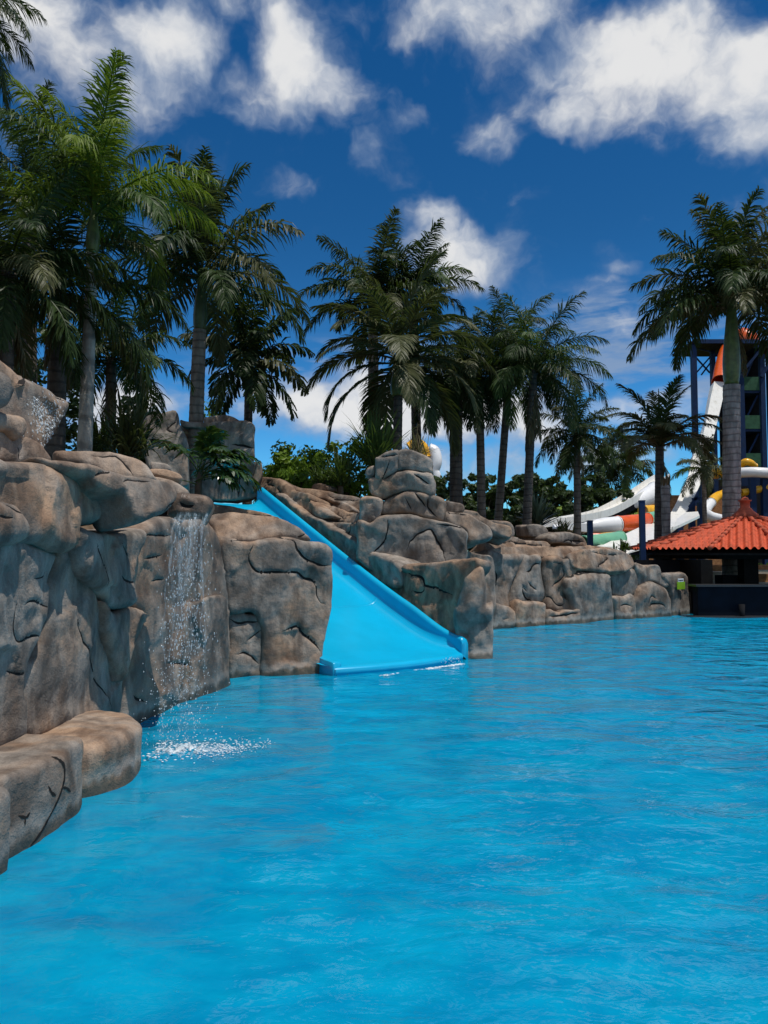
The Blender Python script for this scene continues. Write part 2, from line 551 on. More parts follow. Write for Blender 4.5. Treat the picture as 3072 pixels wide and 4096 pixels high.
# cumulus: centre, half sizes (traced), turn in degrees, weight
CLOUDS = [
    (270, 130, 230, 130, -12, 1.0), (120, 40, 190, 110, 0, .85), (390, 135, 110, 95, 0, .75), (330, 190, 120, 60, 20, .6),
    (640, 130, 150, 110, 20, 1.05), (720, 205, 170, 70, 10, .85), (545, 190, 120, 80, 0, .7), (860, 225, 100, 45, 15, .6),
    (600, 5, 260, 60, 0, .55), (790, 320, 60, 60, 0, .40),
    (1000, 60, 210, 110, 0, .72), (1100, 20, 260, 90, 0, .7), (1310, 130, 200, 120, 0, .95), (1450, 90, 220, 130, 0, .95),
    (1280, 230, 180, 65, 0, .9), (1620, 230, 190, 100, 20, 1.0), (1580, 160, 180, 120, 0, .95), (1420, 190, 140, 90, 0, .7),
    (1550, 320, 80, 60, 0, .34), (1450, 290, 60, 40, 0, .34),
    (1065, 300, 110, 40, 8, .62), (615, 390, 80, 40, 0, .55), (1005, 555, 160, 72, 4, 1.1), (930, 505, 80, 70, 0, .75),
    (1330, 620, 120, 50, 0, .42), (1345, 570, 60, 22, 0, .5), (1110, 400, 250, 40, 0, .30),
    (740, 885, 240, 85, 0, 1.2), (690, 815, 150, 40, 0, .6), (600, 900, 120, 40, 0, .6), (900, 880, 150, 95, 0, 1.2), (1080, 890, 190, 100, 0, 1.25),
    (1000, 1000, 200, 60, 0, .8), (260, 890, 200, 90, 0, 1.1), (1470, 880, 260, 60, 0, .6), (1330, 1000, 200, 40, 0, .55),
    (1360, 715, 120, 70, 0, .6), (-200, 500, 300, 200, 0, .8), (-700, 100, 500, 300, 0, .9), (2300, 300, 500, 260, 0, .9),
    (2100, 900, 400, 120, 0, .8), (900, -700, 500, 260, 0, .8), (1900, -500, 500, 260, 0, .9),
]
blob = None
for (cx, cy, hx, hy, rot, wt_) in CLOUDS:
    a0, e0 = azel(cx, cy)
    mp = w.node('ShaderNodeMapping')
    mp.vector_type = 'TEXTURE'
    mp.inputs['Location'].default_value = (a0, e0, 0)
    mp.inputs['Rotation'].default_value = (0, 0, -math.radians(rot))
    mp.inputs['Scale'].default_value = (hx / 1661.0 * 1.34, hy / 1661.0 * 1.34, 10.0)
    w.link(PW, mp.inputs['Vector'])
    g = w.node('ShaderNodeTexGradient', gradient_type='SPHERICAL')
    w.link(mp.outputs[0], g.inputs[0])
    v = w.math('MULTIPLY', w.ramp(g.outputs['Fac'], 0, .85), wt_)
    blob = v if blob is None else w.node('ShaderNodeMath', operation='SMOOTH_MAX', i_0=blob, i_1=v, i_2=.15).outputs[0]
# bright broken cloud added out of view, around and overhead, as neutral fill light
cov = w.math('MAXIMUM', w.ramp(w.math('ABSOLUTE', az), .75, 1.25), w.ramp(el, .80, 1.05))
back = w.math('MULTIPLY', w.ramp(w.noise(w.scaled(nrm.outputs[0], (1, 1, 1.6)), 2.6, 5, .55), .40, .60, 0, 1.0), cov)
blob = w.math('MAXIMUM', blob, back)
# high streaky bands low over the horizon, to the right
streak = w.noise(w.scaled(P0, (3.2, 15, 1), (0, 2, 0)), 2.6, 6, .60, .12)
a0, e0 = azel(1400, 760)
mp = w.node('ShaderNodeMapping')
mp.vector_type = 'TEXTURE'
mp.inputs['Location'].default_value = (a0, e0, 0)
mp.inputs['Scale'].default_value = (.30, .105, 10)
w.link(P0, mp.inputs['Vector'])
g = w.node('ShaderNodeTexGradient', gradient_type='SPHERICAL')
w.link(mp.outputs[0], g.inputs[0])
st1 = w.math('MULTIPLY', w.ramp(streak, .38, .66), w.ramp(g.outputs['Fac'], 0, .5))
a0, e0 = azel(800, 840)
mp2 = w.node('ShaderNodeMapping')
mp2.vector_type = 'TEXTURE'
mp2.inputs['Location'].default_value = (a0, e0, 0)
mp2.inputs['Scale'].default_value = (.34, .075, 10)
w.link(P0, mp2.inputs['Vector'])
g2 = w.node('ShaderNodeTexGradient', gradient_type='SPHERICAL')
w.link(mp2.outputs[0], g2.inputs[0])
st2 = w.math('MULTIPLY', w.ramp(streak, .42, .66), w.ramp(g2.outputs['Fac'], 0, .5))
stk = w.math('MAXIMUM', st1, st2)

fb = w.noise(w.scaled(PW, (1, 1.25, 1), (4.1, 2.2, 0)), 9.5, 7, .55, .15)
dens = w.math('ADD', blob, w.math('MULTIPLY', w.math('SUBTRACT', fb, .5), 2.1))
cl = w.ramp(dens, .16, 1.12)
cl = w.math('MULTIPLY', cl, w.ramp(blob, .02, .22))
cl = w.math('MAXIMUM', cl, w.math('MULTIPLY', stk, .78))
# inner modelling: thick bellies grey, lit billows white
fb2 = w.noise(w.scaled(PW, (1, 1.1, 1), (1.3, 5.2, 0)), 7.0, 7, .58)
shade = w.math('ADD', w.math('MULTIPLY', w.math('SUBTRACT', fb2, .5), 1.5), w.math('MULTIPLY', dens, .75))
ccol = w.mix(w.ramp(shade, .20, .98), (.34, .45, .64), (1.0, 1.0, 1.0))
bgc = w.node('ShaderNodeBackground')
w.link(ccol, bgc.inputs[0])
bgc.inputs['Strength'].default_value = .95
wm = w.node('ShaderNodeMixShader')
w.link(w.math('MULTIPLY', cl, .97), wm.inputs[0])
w.link(bgs.outputs[0], wm.inputs[1]); w.link(bgc.outputs[0], wm.inputs[2])
w.link(wm.outputs[0], wout.inputs[0])

scene.view_settings.view_transform = 'Standard'
scene.view_settings.look = 'None'
scene.view_settings.exposure = -0.25
scene.view_settings.gamma = 1.0
scene.cycles.max_bounces = 6
scene.cycles.transparent_max_bounces = 16
scene.cycles.use_denoising = True
scene.cycles.caustics_reflective = False
scene.cycles.caustics_refractive = False

# ================================================================== SETTING
POOL = [(-2.95, 1.6), (-2.95, 9.2), (-2.6, 11.8), (-1.2, 12.7), (-.2, 13.9), (1.3, 15.2), (2.0, 18.2), (3.0, 20.7), (6.5, 22.9),
        (9.8, 24.8), (20, 24.8), (20, 1.6)]
LIP_L, LIP_R = Vector((-.93, 12.05, 0)), Vector((1.47, 14.0, 0))
E_LAT = (LIP_R - LIP_L).normalized()
E_RUN = Vector((-E_LAT.y, E_LAT.x, 0))
LIP_C = (LIP_L + LIP_R) / 2
SL_W = (LIP_R - LIP_L).length / 2


def slide_z(s):
    if s < 0: return .13
    z = .13 + .478 * (s - .9 * (1 - math.exp(-s / .9)))
    return min(z, 3.16) if s < 8 else 3.16


def inside(poly, x, y):
    c = False
    n = len(poly)
    for i in range(n):
        x1, y1 = poly[i]; x2, y2 = poly[(i + 1) % n]
        if (y1 > y) != (y2 > y) and x < (x2 - x1) * (y - y1) / (y2 - y1) + x1: c = not c
    return c


def sstep(a, b, x):
    t = min(1, max(0, (x - a) / (b - a)))
    return t * t * (3 - 2 * t)


def ground_z(x, y):
    hill = 2.15 * (1 - sstep(-3.9, -2.2, x + .22 * max(0, 12 - y) * 0)) * sstep(1.5, 5, y)
    hill += .55 * (1 - sstep(-6.5, -4.0, x)) * sstep(3, 8, y)
    back = 1.15 * sstep(15.0, 19.0, y + .75 * min(0, x)) * (1 - sstep(6, 12, x))
    h = .32 + max(hill * (1 - sstep(30, 60, y)), back * (1 - sstep(40, 70, y)))
    h += .10 * noise.noise((x * .35, y * .35, 0))
    q = Vector((x, y, 0)) - LIP_C
    s, lat = q.dot(E_RUN), q.dot(E_LAT)
    if -SL_W - .5 < lat < SL_W + .30 and -1 < s < 9.5:
        h = min(h, slide_z(s) - .55)
    if SL_W + .34 < lat < SL_W + 2.0 and .8 < s < 7.4:
        h = max(h, slide_z(s) + .16)
    return h


def build_ground():
    def axis(lo, hi, fine, a, b):
        v = list(np.arange(a, b + 1e-6, fine))
        x, st = b, fine
        while x < hi:
            st *= 1.35; x += st; v.append(min(x, hi))
        x, st = a, fine
        while x > lo:
            st *= 1.35; x -= st; v.insert(0, max(x, lo))
        return v
    xs = axis(-2500, 2500, .3, -12, 24)
    ys = axis(-2500, 2500, .3, -1, 34)
    vs, fs = [], []
    for y in ys:
        for x in xs:
            if inside(POOL, x, y): z = -1.7
            else: z = ground_z(x, y)
            vs.append((x, y, z))
    nx = len(xs)
    for j in range(len(ys) - 1):
        for i in range(nx - 1):
            fs.append((j * nx + i, j * nx + i + 1, (j + 1) * nx + i + 1, (j + 1) * nx + i))
    me = bpy.data.meshes.new("ground")
    me.from_pydata(vs, [], fs)
    tag(link_mesh("ground", me, M['soil']), kind='structure')


build_ground()


def build_pool():
    mb = MB()
    n = len(POOL)
    top = [(x, y, .16) for x, y in POOL]
    bot = [(x, y, -1.25) for x, y in POOL]
    mb.add(top + bot, [tuple(range(n, 2 * n))] + [(i, n + i, n + (i + 1) % n, (i + 1) % n) for i in range(n)])
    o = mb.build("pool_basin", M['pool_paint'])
    tag(o, kind='structure')
    # the water sheet: gently displaced, reaching a little under the rocks
    cx, cy = 6.0, 12.0
    outer = []
    for x, y in POOL:
        outer.append(Vector((x, y)))
    st = .085
    pts, idx = [], {}
    xs = np.arange(-3.1, 17.0, st)
    ys = np.arange(1.4, 25.2, st)
    big = [(x + (-.12 if x < 0 else .0), y + .12 if y > 5 else y) for x, y in POOL]
    vs, fs = [], []
    keep = np.full((len(ys), len(xs)), -1, dtype=int)
    for j, y in enumerate(ys):
        for i, x in enumerate(xs):
            if inside(big, x, y):
                keep[j, i] = len(vs)
                a = .012 * noise.noise((x * 1.1 + .3 * y, y * 1.7, 8.0)) + .010 * noise.noise((x * .55, y * .8, 1.0)) + .008 * math.sin(1.5 * x + 3.1 * y + 1.5 * noise.noise((x * .4, y * .4, 3))) \
                    + .005 * noise.noise((x * 1.9, y * 2.6, 5.0))
                r = math.hypot(x + 2.0, y - 7.6)
                a += .006 * math.sin(5.2 * y - 1.1 * x + 2.2 * noise.noise((x * .5, y * .5, 6))) + .020 * math.sin(9 * r) * math.exp(-r * .8)
                for k_, (y_, sl_, w_, am_) in enumerate(((3.55, -.30, .13, .012), (4.05, -.22, .16, .009), (5.2, -.12, .22, .008))):
                    e_ = (y - (y_ + sl_ * x + .10 * math.sin(1.3 * x + k_))) / w_
                    if abs(e_) < 3: a += am_ * math.exp(-e_ * e_)
                vs.append((x, y, a))
    for j in range(len(ys) - 1):
        for i in range(len(xs) - 1):
            q = (keep[j, i], keep[j, i + 1], keep[j + 1, i + 1], keep[j + 1, i])
            if min(q) >= 0: fs.append(tuple(int(k) for k in q))
    me = bpy.data.meshes.new("water")
    me.from_pydata(vs, [], fs)
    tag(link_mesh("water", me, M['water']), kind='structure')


build_pool()

# ================================================================== ROCKWORK
RG = "sculpted boulders around the pool"
ROCKS = {}


def rock(key, label, view, poly, plane, t=.9, r=.16, tint=.35, lean=0.0, shift=0.0, cracks=(), amp=1.0, cat="boulder", name="boulder",
         taper=.04, hscale=1.0, zfoot=-1.3, zlow=.16):
    (ax, ay), (bx, by) = plane
    A, B = Vector((ax, ay, 0)), Vector((bx, by, 0))
    U = (B - A).normalized()
    Nn = Vector((U.y, -U.x, 0))
    if Nn.dot(Vector((0, 0, 0)) - A) < 0: Nn = -Nn
    A = A + Nn * shift
    ln = math.radians(lean)
    Nl = (Nn * math.cos(ln) + Vector((0, 0, 1)) * math.sin(ln)).normalized()
    V = Vector((0, 0, 1)) * math.cos(ln) - Nn * math.sin(ln)
    # the leaning face turns about the height of the outline's own middle
    C0 = Vector((0, 0, CAM_Z))

    def hit(p, zref):
        rd = ray(view, p)
        O = Vector((A.x, A.y, zref))
        s = (O - C0).dot(Nl) / rd.dot(Nl)
        return C0 + rd * s
    if lean:
        ln0, Ns = Nl.copy(), Nn
        zs = []
        for p in poly:
            rd = ray(view, p)
            s = (Vector((A.x, A.y, CAM_Z)) - C0).dot(Ns) / rd.dot(Ns)
            zs.append((C0 + rd * s).z)
        zref = max(.05, sum(zs) / len(zs))
    else:
        zref = CAM_Z
    O = Vector((A.x, A.y, zref))

    def uv(p3):
        q = p3 - O
        return Vector((q.dot(U), q.dot(V)))
    P = []
    for p in poly:
        w3 = hit(p, zref)
        q = uv(w3)
        if w3.z < zlow and zfoot is not None and lean < 20:
            q.y -= (w3.z - zfoot) / max(.3, math.cos(ln))
        P.append(q)
    area = sum(P[i].x * P[(i + 1) % len(P)].y - P[(i + 1) % len(P)].x * P[i].y for i in range(len(P))) / 2
    if area < 0: P.reverse()
    area = abs(area)
    dist = A.lerp(B, .5).length
    h = max(.030, .0036 * dist) * hscale
    if area / (h * h) > 6500: h = math.sqrt(area / 6500)
    rr = min(r * .62, .30 * math.sqrt(area))
    # resample the outline, softening the corners
    sm = smoothpath([Vector((q.x, q.y, 0)) for q in P] + [Vector((P[0].x, P[0].y, 0))], 6)[:-1]
    ring = []
    for i in range(len(sm)):
        a, b = sm[i], sm[(i + 1) % len(sm)]
        L = (b - a).length
        k = max(1, int(L / h))
        for m in range(k): ring.append(a.lerp(b, m / k))
    # thin out
    r2 = [ring[0]]
    for q in ring[1:]:
        if (q - r2[-1]).length > h * .6: r2.append(q)
    if (r2[-1] - r2[0]).length < h * .5: r2.pop()
    seed = (hash(key) % 1000) * 0.37 if False else sum(ord(c) * (i + 3) for i, c in enumerate(key)) * .37
    ring = []
    for q in r2:
        jx = noise.noise((q.x * 2.3, q.y * 2.3, seed)) * .035 * amp + noise.noise((q.x * 9, q.y * 9, seed)) * .010
        jy = noise.noise((q.x * 2.3, q.y * 2.3, seed + 9)) * .035 * amp + noise.noise((q.x * 9, q.y * 9, seed + 5)) * .010
        ring.append((q.x + jx, q.y + jy))
    rp = np.array(ring)
    nr = len(rp)
    # crack centre lines in the plane
    cl = []
    for c in cracks:
        wpx = 3.2
        if isinstance(c[0], (int, float)): wpx, c = c[0], c[1:]
        pl = [uv(hit(p, zref)) for p in c]
        pl = smoothpath([Vector((q.x, q.y, 0)) for q in pl], 4) if len(pl) > 2 else [Vector((q.x, q.y, 0)) for q in pl]
        hw = 1.75 * wpx * VIEWS[view][2] / F * dist
        res = []
        L = sum((pl[i + 1] - pl[i]).length for i in range(len(pl) - 1))
        k = 0.0
        for i in range(len(pl) - 1):
            a, b = pl[i], pl[i + 1]
            m = max(1, int((b - a).length / (h * .8)))
            for j in range(m):
                res.append((a.lerp(b, j / m), k + (b - a).length * j / m))
            k += (b - a).length
        res.append((pl[-1], L))
        out = []
        for q, s in res:
            tt = s / max(L, 1e-6)
            tp = max(.22, min(1, min(tt, 1 - tt) * 5)) * (1 + .45 * noise.noise((q.x * 7, q.y * 7, seed)))
            jx = noise.noise((q.x * 8, q.y * 8, seed + 3)) * hw * 1.1
            jy = noise.noise((q.x * 8, q.y * 8, seed + 7)) * hw * 1.1
            out.append((q.x + jx, q.y + jy, hw * tp))
        cl.append(np.array(out))
    # interior points on a jittered grid
    lo, hi = rp.min(0), rp.max(0)
    gx, gy = np.meshgrid(np.arange(lo[0], hi[0], h), np.arange(lo[1], hi[1], h * .87))
    gx = gx + (np.arange(gx.shape[0])[:, None] % 2) * h * .5
    g = np.stack([gx.ravel(), gy.ravel()], 1)
    rs = np.random.RandomState(int(seed * 10) % 100000)
    g += (rs.rand(*g.shape) - .5) * h * .35

    def edge_dist(p):
        a = rp; b = np.roll(rp, -1, 0)
        d = b - a
        L2 = (d ** 2).sum(1)
        best = np.full(len(p), 1e9)
        for k in range(0, len(p), 1500):
            q = p[k:k + 1500]
            tpar = np.clip(((q[:, None] - a) * d).sum(2) / L2, 0, 1)
            e = q[:, None] - (a + tpar[..., None] * d)
            best[k:k + 1500] = np.sqrt((e ** 2).sum(2).min(1))
        return best

    def inpoly(p):
        a = rp; b = np.roll(rp, -1, 0)
        c = np.zeros(len(p), bool)
        for i in range(nr):
            x1, y1 = a[i]; x2, y2 = b[i]
            if y1 == y2: continue
            m = ((y1 > p[:, 1]) != (y2 > p[:, 1])) & (p[:, 0] < (x2 - x1) * (p[:, 1] - y1) / (y2 - y1) + x1)
            c ^= m
        return c
    g = g[inpoly(g)]
    if len(g): g = g[edge_dist(g) > h * .55]
    # rings that follow the outline, so that its shoulder is crisp
    dd = np.roll(rp, -1, 0) - np.roll(rp, 1, 0)
    dd /= np.maximum(1e-9, np.sqrt((dd ** 2).sum(1)))[:, None]
    inn = np.stack([-dd[:, 1], dd[:, 0]], 1)
    a2 = (rp[:, 0] * np.roll(rp[:, 1], -1) - np.roll(rp[:, 0], -1) * rp[:, 1]).sum()
    if a2 < 0: inn = -inn
    rr = max(.02, rr)
    rings = []
    for kk in (.22, .6, 1.05):
        q = rp + inn * rr * kk
        m = inpoly(q)
        q = q[m]
        if len(q):
            q = q[edge_dist(q) > rr * kk * .82]
            if len(q): rings.append(q)
    if rings:
        if len(g): g = g[edge_dist(g) > rr * 1.05 + h * .4]
        g = np.concatenate([g] + rings) if len(g) else np.concatenate(rings)
    strips = []
    allc = []
    for c in cl:
        dd = np.gradient(c[:, :2], axis=0)
        dd /= np.maximum(1e-9, np.sqrt((dd ** 2).sum(1)))[:, None]
        nn = np.stack([-dd[:, 1], dd[:, 0]], 1)
        for sgn, wt in ((1, 1.0), (-1, 1.0), (0, 0)):
            strips.append(c[:, :2] + nn * (c[:, 2:3] * wt * sgn))
        allc.append(c)
    if allc:
        dn = []
        for c in allc:
            k = np.linspace(0, len(c) - 1, max(2, (len(c) - 1) * 7))
            i0 = np.clip(k.astype(int), 0, len(c) - 2); fr = (k - i0)[:, None]
            dn.append(c[i0] * (1 - fr) + c[i0 + 1] * fr)
        C = np.concatenate(dn)

        def crack_dist(p):
            best = np.full(len(p), 1e9); bw = np.zeros(len(p))
            for k in range(0, len(p), 1500):
                q = p[k:k + 1500]
                e = np.sqrt((q[:, 0:1] - C[None, :, 0]) ** 2 + (q[:, 1:2] - C[None, :, 1]) ** 2)
                j = e.argmin(1)
                best[k:k + 1500] = e[np.arange(len(q)), j]; bw[k:k + 1500] = C[j, 2]
            return best, bw
        if len(g):
            d_, w_ = crack_dist(g)
            g = g[d_ > w_ * 1.25 + h * .2]
        sp = np.concatenate(strips)
        sp = sp[inpoly(sp)]
        if len(sp): sp = sp[edge_dist(sp) > h * .25]
        if len(sp): g = np.concatenate([g, sp])
    pts = np.concatenate([rp, g]) if len(g) else rp
    co, ed, fa, *_ = delaunay_2d_cdt([Vector(p) for p in pts], [], [list(range(nr))], 1, 1e-5)
    p2 = np.array([(c.x, c.y) for c in co])
    ed_ = edge_dist(p2)
    x = 1 - np.clip(ed_ / rr, 0, 1)
    wz = rr * (1 - np.sqrt(np.clip(1 - x * x, 0, 1)))
    wz[:] = wz * .85
    cd = cwid = None
    if allc:
        cd, cwid = crack_dist(p2)
        wz += np.exp(-(cd / (cwid * 1.6 + 1e-6)) ** 2) * np.clip(cwid * 1.8, 0, .06)
        # one lip of each crack stands a little prouder than the other
    S = math.sqrt(area)
    vs = []
    fs_ = 2.1 / min(1.6, max(.5, S))
    Ns_ = max(3, int(t / .12))
    for i in range(len(p2)):
        b3 = O + U * p2[i, 0] + V * p2[i, 1]
        q = b3
        n1 = noise.fractal((q.x / (.75 * S + .2), q.y / (.75 * S + .2), q.z / (.75 * S + .2) + seed), .9, 2.0, 3)
        n2 = noise.ridged_multi_fractal((q.x * 1.6, q.y * 1.6, q.z * 1.3 + seed), .9, 2.1, 3, 1.0, 2.0) - 1.0
        n3 = noise.fractal((q.x * 5, q.y * 5, q.z * 5 + seed), .8, 2.0, 3)
        fade = .35 + .65 * min(1, ed_[i] / max(rr, .05))
        ds_, ps_ = noise.voronoi((q.x * fs_ + seed, q.y * fs_, q.z * fs_))
        cv = noise.cell_vector(ps_[0] * 7.31)
        n4 = ((cv.x - .5) * (q.x * fs_ + seed - ps_[0].x) + (cv.y - .5) * (q.y * fs_ - ps_[0].y) + (cv.z - .5) * (q.z * fs_ - ps_[0].z)) + .35 * (cv.x - .5)
        dz = amp * (n1 * .055 * min(1.5, S) + n2 * .022 * min(1.2, S) + n3 * .010 + n4 * .085 * min(1, S)) * fade
        vs.append(b3 - Nl * (wz[i] + dz))
    front = [tuple(f) for f in fa]
    mi = []
    if cd is not None:
        cc = np.array([p2[list(f)].mean(0) for f in front])
        dc, wc = crack_dist(cc)
        mi = [int(x) for x in (dc < wc * .9)]
    else: mi = [0] * len(front)
    # orient
    a, b, c = (p2[k] for k in front[0])
    flip = (b[0] - a[0]) * (c[1] - a[1]) - (b[1] - a[1]) * (c[0] - a[0])
    if flip < 0: front = [f[::-1] for f in front]
    # sides: the boundary ring run back through the thickness
    cnt = {}
    for f in front:
        for i in range(3):
            e = (f[i], f[(i + 1) % 3]); k = (min(e), max(e))
            cnt.setdefault(k, []).append(e)
    nxt = {}
    for k, l in cnt.items():
        if len(l) == 1: nxt[l[0][0]] = l[0][1]
    start = next(iter(nxt)); loop = [start]
    while True:
        k = nxt.get(loop[-1])
        if k is None or k == start or len(loop) > len(nxt): break
        loop.append(k)
    cen = p2[loop].mean(0)
    prev = loop
    faces = list(front)
    for lev in range(1, Ns_ + 1):
        tt = lev / Ns_
        cur = []
        for k in loop:
            q2 = cen + (p2[k] - cen) * (1 - taper * tt)
            base = vs[k] - Nl * ((t - rr) * tt) if t > rr else vs[k] - Nl * (t * tt)
            off = Vector((0, 0, 0))
            b3 = O + U * q2[0] + V * q2[1]
            d = (base - O)
            wcur = d.dot(Nl)
            pt = b3 + Nl * wcur
            nz = noise.fractal((pt.x * 1.7, pt.y * 1.7, pt.z * 1.7 + seed), .9, 2.0, 3) * .05 * amp * min(1, S)
            rad = (U * (q2[0] - cen[0]) + V * (q2[1] - cen[1]))
            if rad.length > 1e-6: pt = pt + rad.normalized() * nz
            cur.append(len(vs)); vs.append(pt)
        m = len(loop)
        for i in range(m):
            faces.append((prev[i], cur[i], cur[(i + 1) % m], prev[(i + 1) % m])); mi.append(0)
        prev = cur
    faces.append(tuple(prev)); mi.append(0)
    basept = O + U * float(cen[0]) + V * float(p2[:, 1].min())
    mb = MB()
    me = bpy.data.meshes.new(name)
    me.from_pydata([tuple(v - basept) for v in vs], [], faces)
    me.polygons.foreach_set("material_index", mi)
    bm = bmesh.new(); bm.from_mesh(me)
    bmesh.ops.recalc_face_normals(bm, faces=bm.faces)
    bm.to_mesh(me); bm.free()
    me.materials.append(M['rock']); me.materials.append(M['crack'])
    o = link_mesh(name, me, None)
    o.location = basept
    o["tint"] = float(tint)
    tag(o, label, cat, RG)
    ROCKS[key] = o
    return o


LW = ((-2.75, 5.0), (-2.75, 9.0))
_a, _b = LIP_C + E_LAT * 1.68 + E_RUN * 7.0, LIP_C + E_LAT * 1.68
SLW = ((_a.x, _a.y), (_b.x, _b.y))
RW = ((2.9, 19.9), (9.6, 24.15))

# ---- upper left head boulder with the trickle
rock('head', "big smooth tan boulder with water trickling off its nose", 'L2',
     [(-90, 640), (70, 660), (215, 745), (330, 838), (440, 885), (467, 950), (432, 1035), (372, 1120), (330, 1200), (290, 1275), (-90, 1275)],
     ((-3.25, 6.0), (-3.05, 8.0)), t=1.3, r=.30, tint=.55, lean=8, cracks=[[(110, 830), (150, 790), (215, 762)], [(320, 880), (380, 890), (430, 910)]])
rock('headlobe', "small rounded grey lobe on the side of the trickling boulder", 'L2',
     [(-80, 730), (40, 722), (88, 760), (106, 860), (62, 965), (-80, 975)], ((-3.25, 6.0), (-3.05, 8.0)), t=.5, r=.2, tint=.2, shift=.2)
rock('headjaw', "tan block with a notched lower edge under the trickling boulder", 'L2',
     [(-80, 985), (30, 985), (80, 1000), (160, 1010), (182, 1060), (170, 1120), (108, 1160), (60, 1110), (-80, 1090)],
     ((-3.25, 6.0), (-3.05, 8.0)), t=.5, r=.12, tint=.6, shift=.12)
rock('headfoot', "flat brown block at the foot of the trickling boulder", 'L2',
     [(-80, 1085), (50, 1105), (112, 1165), (180, 1110), (280, 1180), (310, 1290), (-80, 1300)],
     ((-3.25, 6.0), (-3.05, 8.0)), t=.5, r=.10, tint=.5, shift=.05, cracks=[[(110, 1160), (108, 1270)]])
# ---- overhang
rock('brow', "long brown overhanging brow above the tall grey rock face", 'L3',
     [(-110, 205), (120, 200), (240, 205), (330, 235), (550, 310), (740, 400), (800, 480), (855, 545), (760, 566), (560, 590), (500, 640),
      (490, 735), (370, 752), (210, 712), (-110, 705)], ((-2.70, 5.0), (-2.66, 9.0)), t=1.3, r=.20, tint=.60, lean=9)
rock('cheek', "dome shaped brown boulder tucked under the long brow", 'L3',
     [(-110, 425), (60, 440), (150, 490), (205, 580), (222, 700), (-110, 702)], ((-2.60, 5.0), (-2.60, 9.0)), t=.7, r=.20, tint=.55, lean=8,
     cracks=[[(60, 485), (110, 510), (160, 530)], [(0, 545), (40, 552), (80, 560)]])
rock('lipslab', "broad flat slab with a ragged dark edge lying on the brow", 'L3',
     [(215, 180), (400, 198), (560, 222), (660, 268), (830, 298), (950, 308), (1030, 330), (1085, 405), (1080, 455), (1000, 530), (940, 552),
      (850, 548), (795, 470), (745, 402), (690, 400), (600, 368), (550, 310), (400, 262), (270, 222)], ((-2.72, 6.2), (-2.12, 7.95)), t=.5, r=.10,
     tint=.45, lean=17, cracks=[[4, (560, 310), (610, 290), (660, 285), (665, 268)], [(740, 345), (780, 330), (900, 345)], [(1070, 455), (1020, 490), (990, 520)]])
rock('spout', "wet rounded spout rock that the waterfall pours over", 'L3',
     [(1020, 460), (1080, 412), (1180, 414), (1255, 428), (1277, 480), (1245, 560), (1222, 602), (1200, 562), (1060, 566), (1010, 545)],
     ((-2.35, 8.1), (-1.75, 8.2)), t=.6, r=.14, tint=.55, cracks=[[5, (1090, 470), (1120, 490), (1170, 480)]])
rock('backslab', "grey humped slab behind the brow with a forked crack", 'L3',
     [(325, 145), (480, 145), (690, 156), (860, 205), (925, 290), (930, 330), (640, 310), (560, 250), (340, 200)], ((-4.2, 9.0), (-2.7, 9.6)), t=.9, r=.14,
     tint=.25, lean=28, cracks=[[(560, 180), (620, 195), (690, 188), (740, 225), (780, 270), (800, 300)]])
rock('layer1', "thin tan ledge layered below the planted rock", 'L3',
     [(905, 262), (1020, 268), (1090, 300), (1085, 325), (1000, 318), (905, 300)], ((-3.0, 10.0), (-2.3, 10.3)), t=.7, r=.06, tint=.8, lean=20)
rock('layer2', "pointed brown ledge reaching toward the waterfall spout", 'L3',
     [(870, 300), (1000, 312), (1085, 345), (1138, 402), (1090, 420), (1000, 380), (870, 350)], ((-3.0, 9.6), (-2.2, 9.8)), t=.8, r=.08, tint=.5, lean=24)
rock('layer3', "small square grey stone beside the strap leaved bush", 'L3',
     [(912, 222), (1015, 228), (1022, 275), (915, 280)], ((-3.4, 10.9), (-2.6, 11.0)), t=.6, r=.06, tint=.2, lean=10)
# ---- tall faces of the near wall
rock('face1', "tall pale grey rock face carved with a hooked crack", 'L3',
     [(-110, 695), (210, 705), (335, 725), (366, 748), (360, 840), (330, 960), (300, 1180), (258, 1330), (200, 1500), (188, 1870), (110, 1930),
      (0, 2010), (-110, 2080)], LW, t=1.0, r=.20, tint=.05, zfoot=None,
     cracks=[[3.5, (100, 1050), (88, 1110), (80, 1200), (95, 1280), (125, 1305), (180, 1280), (240, 1275), (258, 1310), (250, 1340)],
             [(145, 1085), (180, 1062), (240, 1075), (290, 1115)], [(60, 1482), (110, 1495), (155, 1500), (150, 1485)], [2, (200, 930), (270, 915), (310, 880)]])
rock('face2', "tall tapering grey brown rock face with a long slanting crack", 'L3',
     [(355, 740), (445, 755), (485, 810), (505, 880), (560, 950), (620, 1030), (645, 1120), (668, 1210), (692, 1330), (742, 1470), (752, 1570),
      (735, 1770), (680, 1775), (500, 1815), (330, 1865), (185, 1880), (182, 1540), (205, 1450), (262, 1330), (302, 1180), (334, 960)],
     LW, t=1.0, r=.18, tint=.30, shift=-.05, zfoot=None,
     cracks=[[4, (458, 1130), (478, 1240), (520, 1340), (560, 1420), (600, 1540), (650, 1620), (680, 1730)], [5, (612, 1040), (650, 1200), (675, 1330), (715, 1430), (745, 1520), (748, 1550)],
             [2, (445, 852), (480, 860)]])
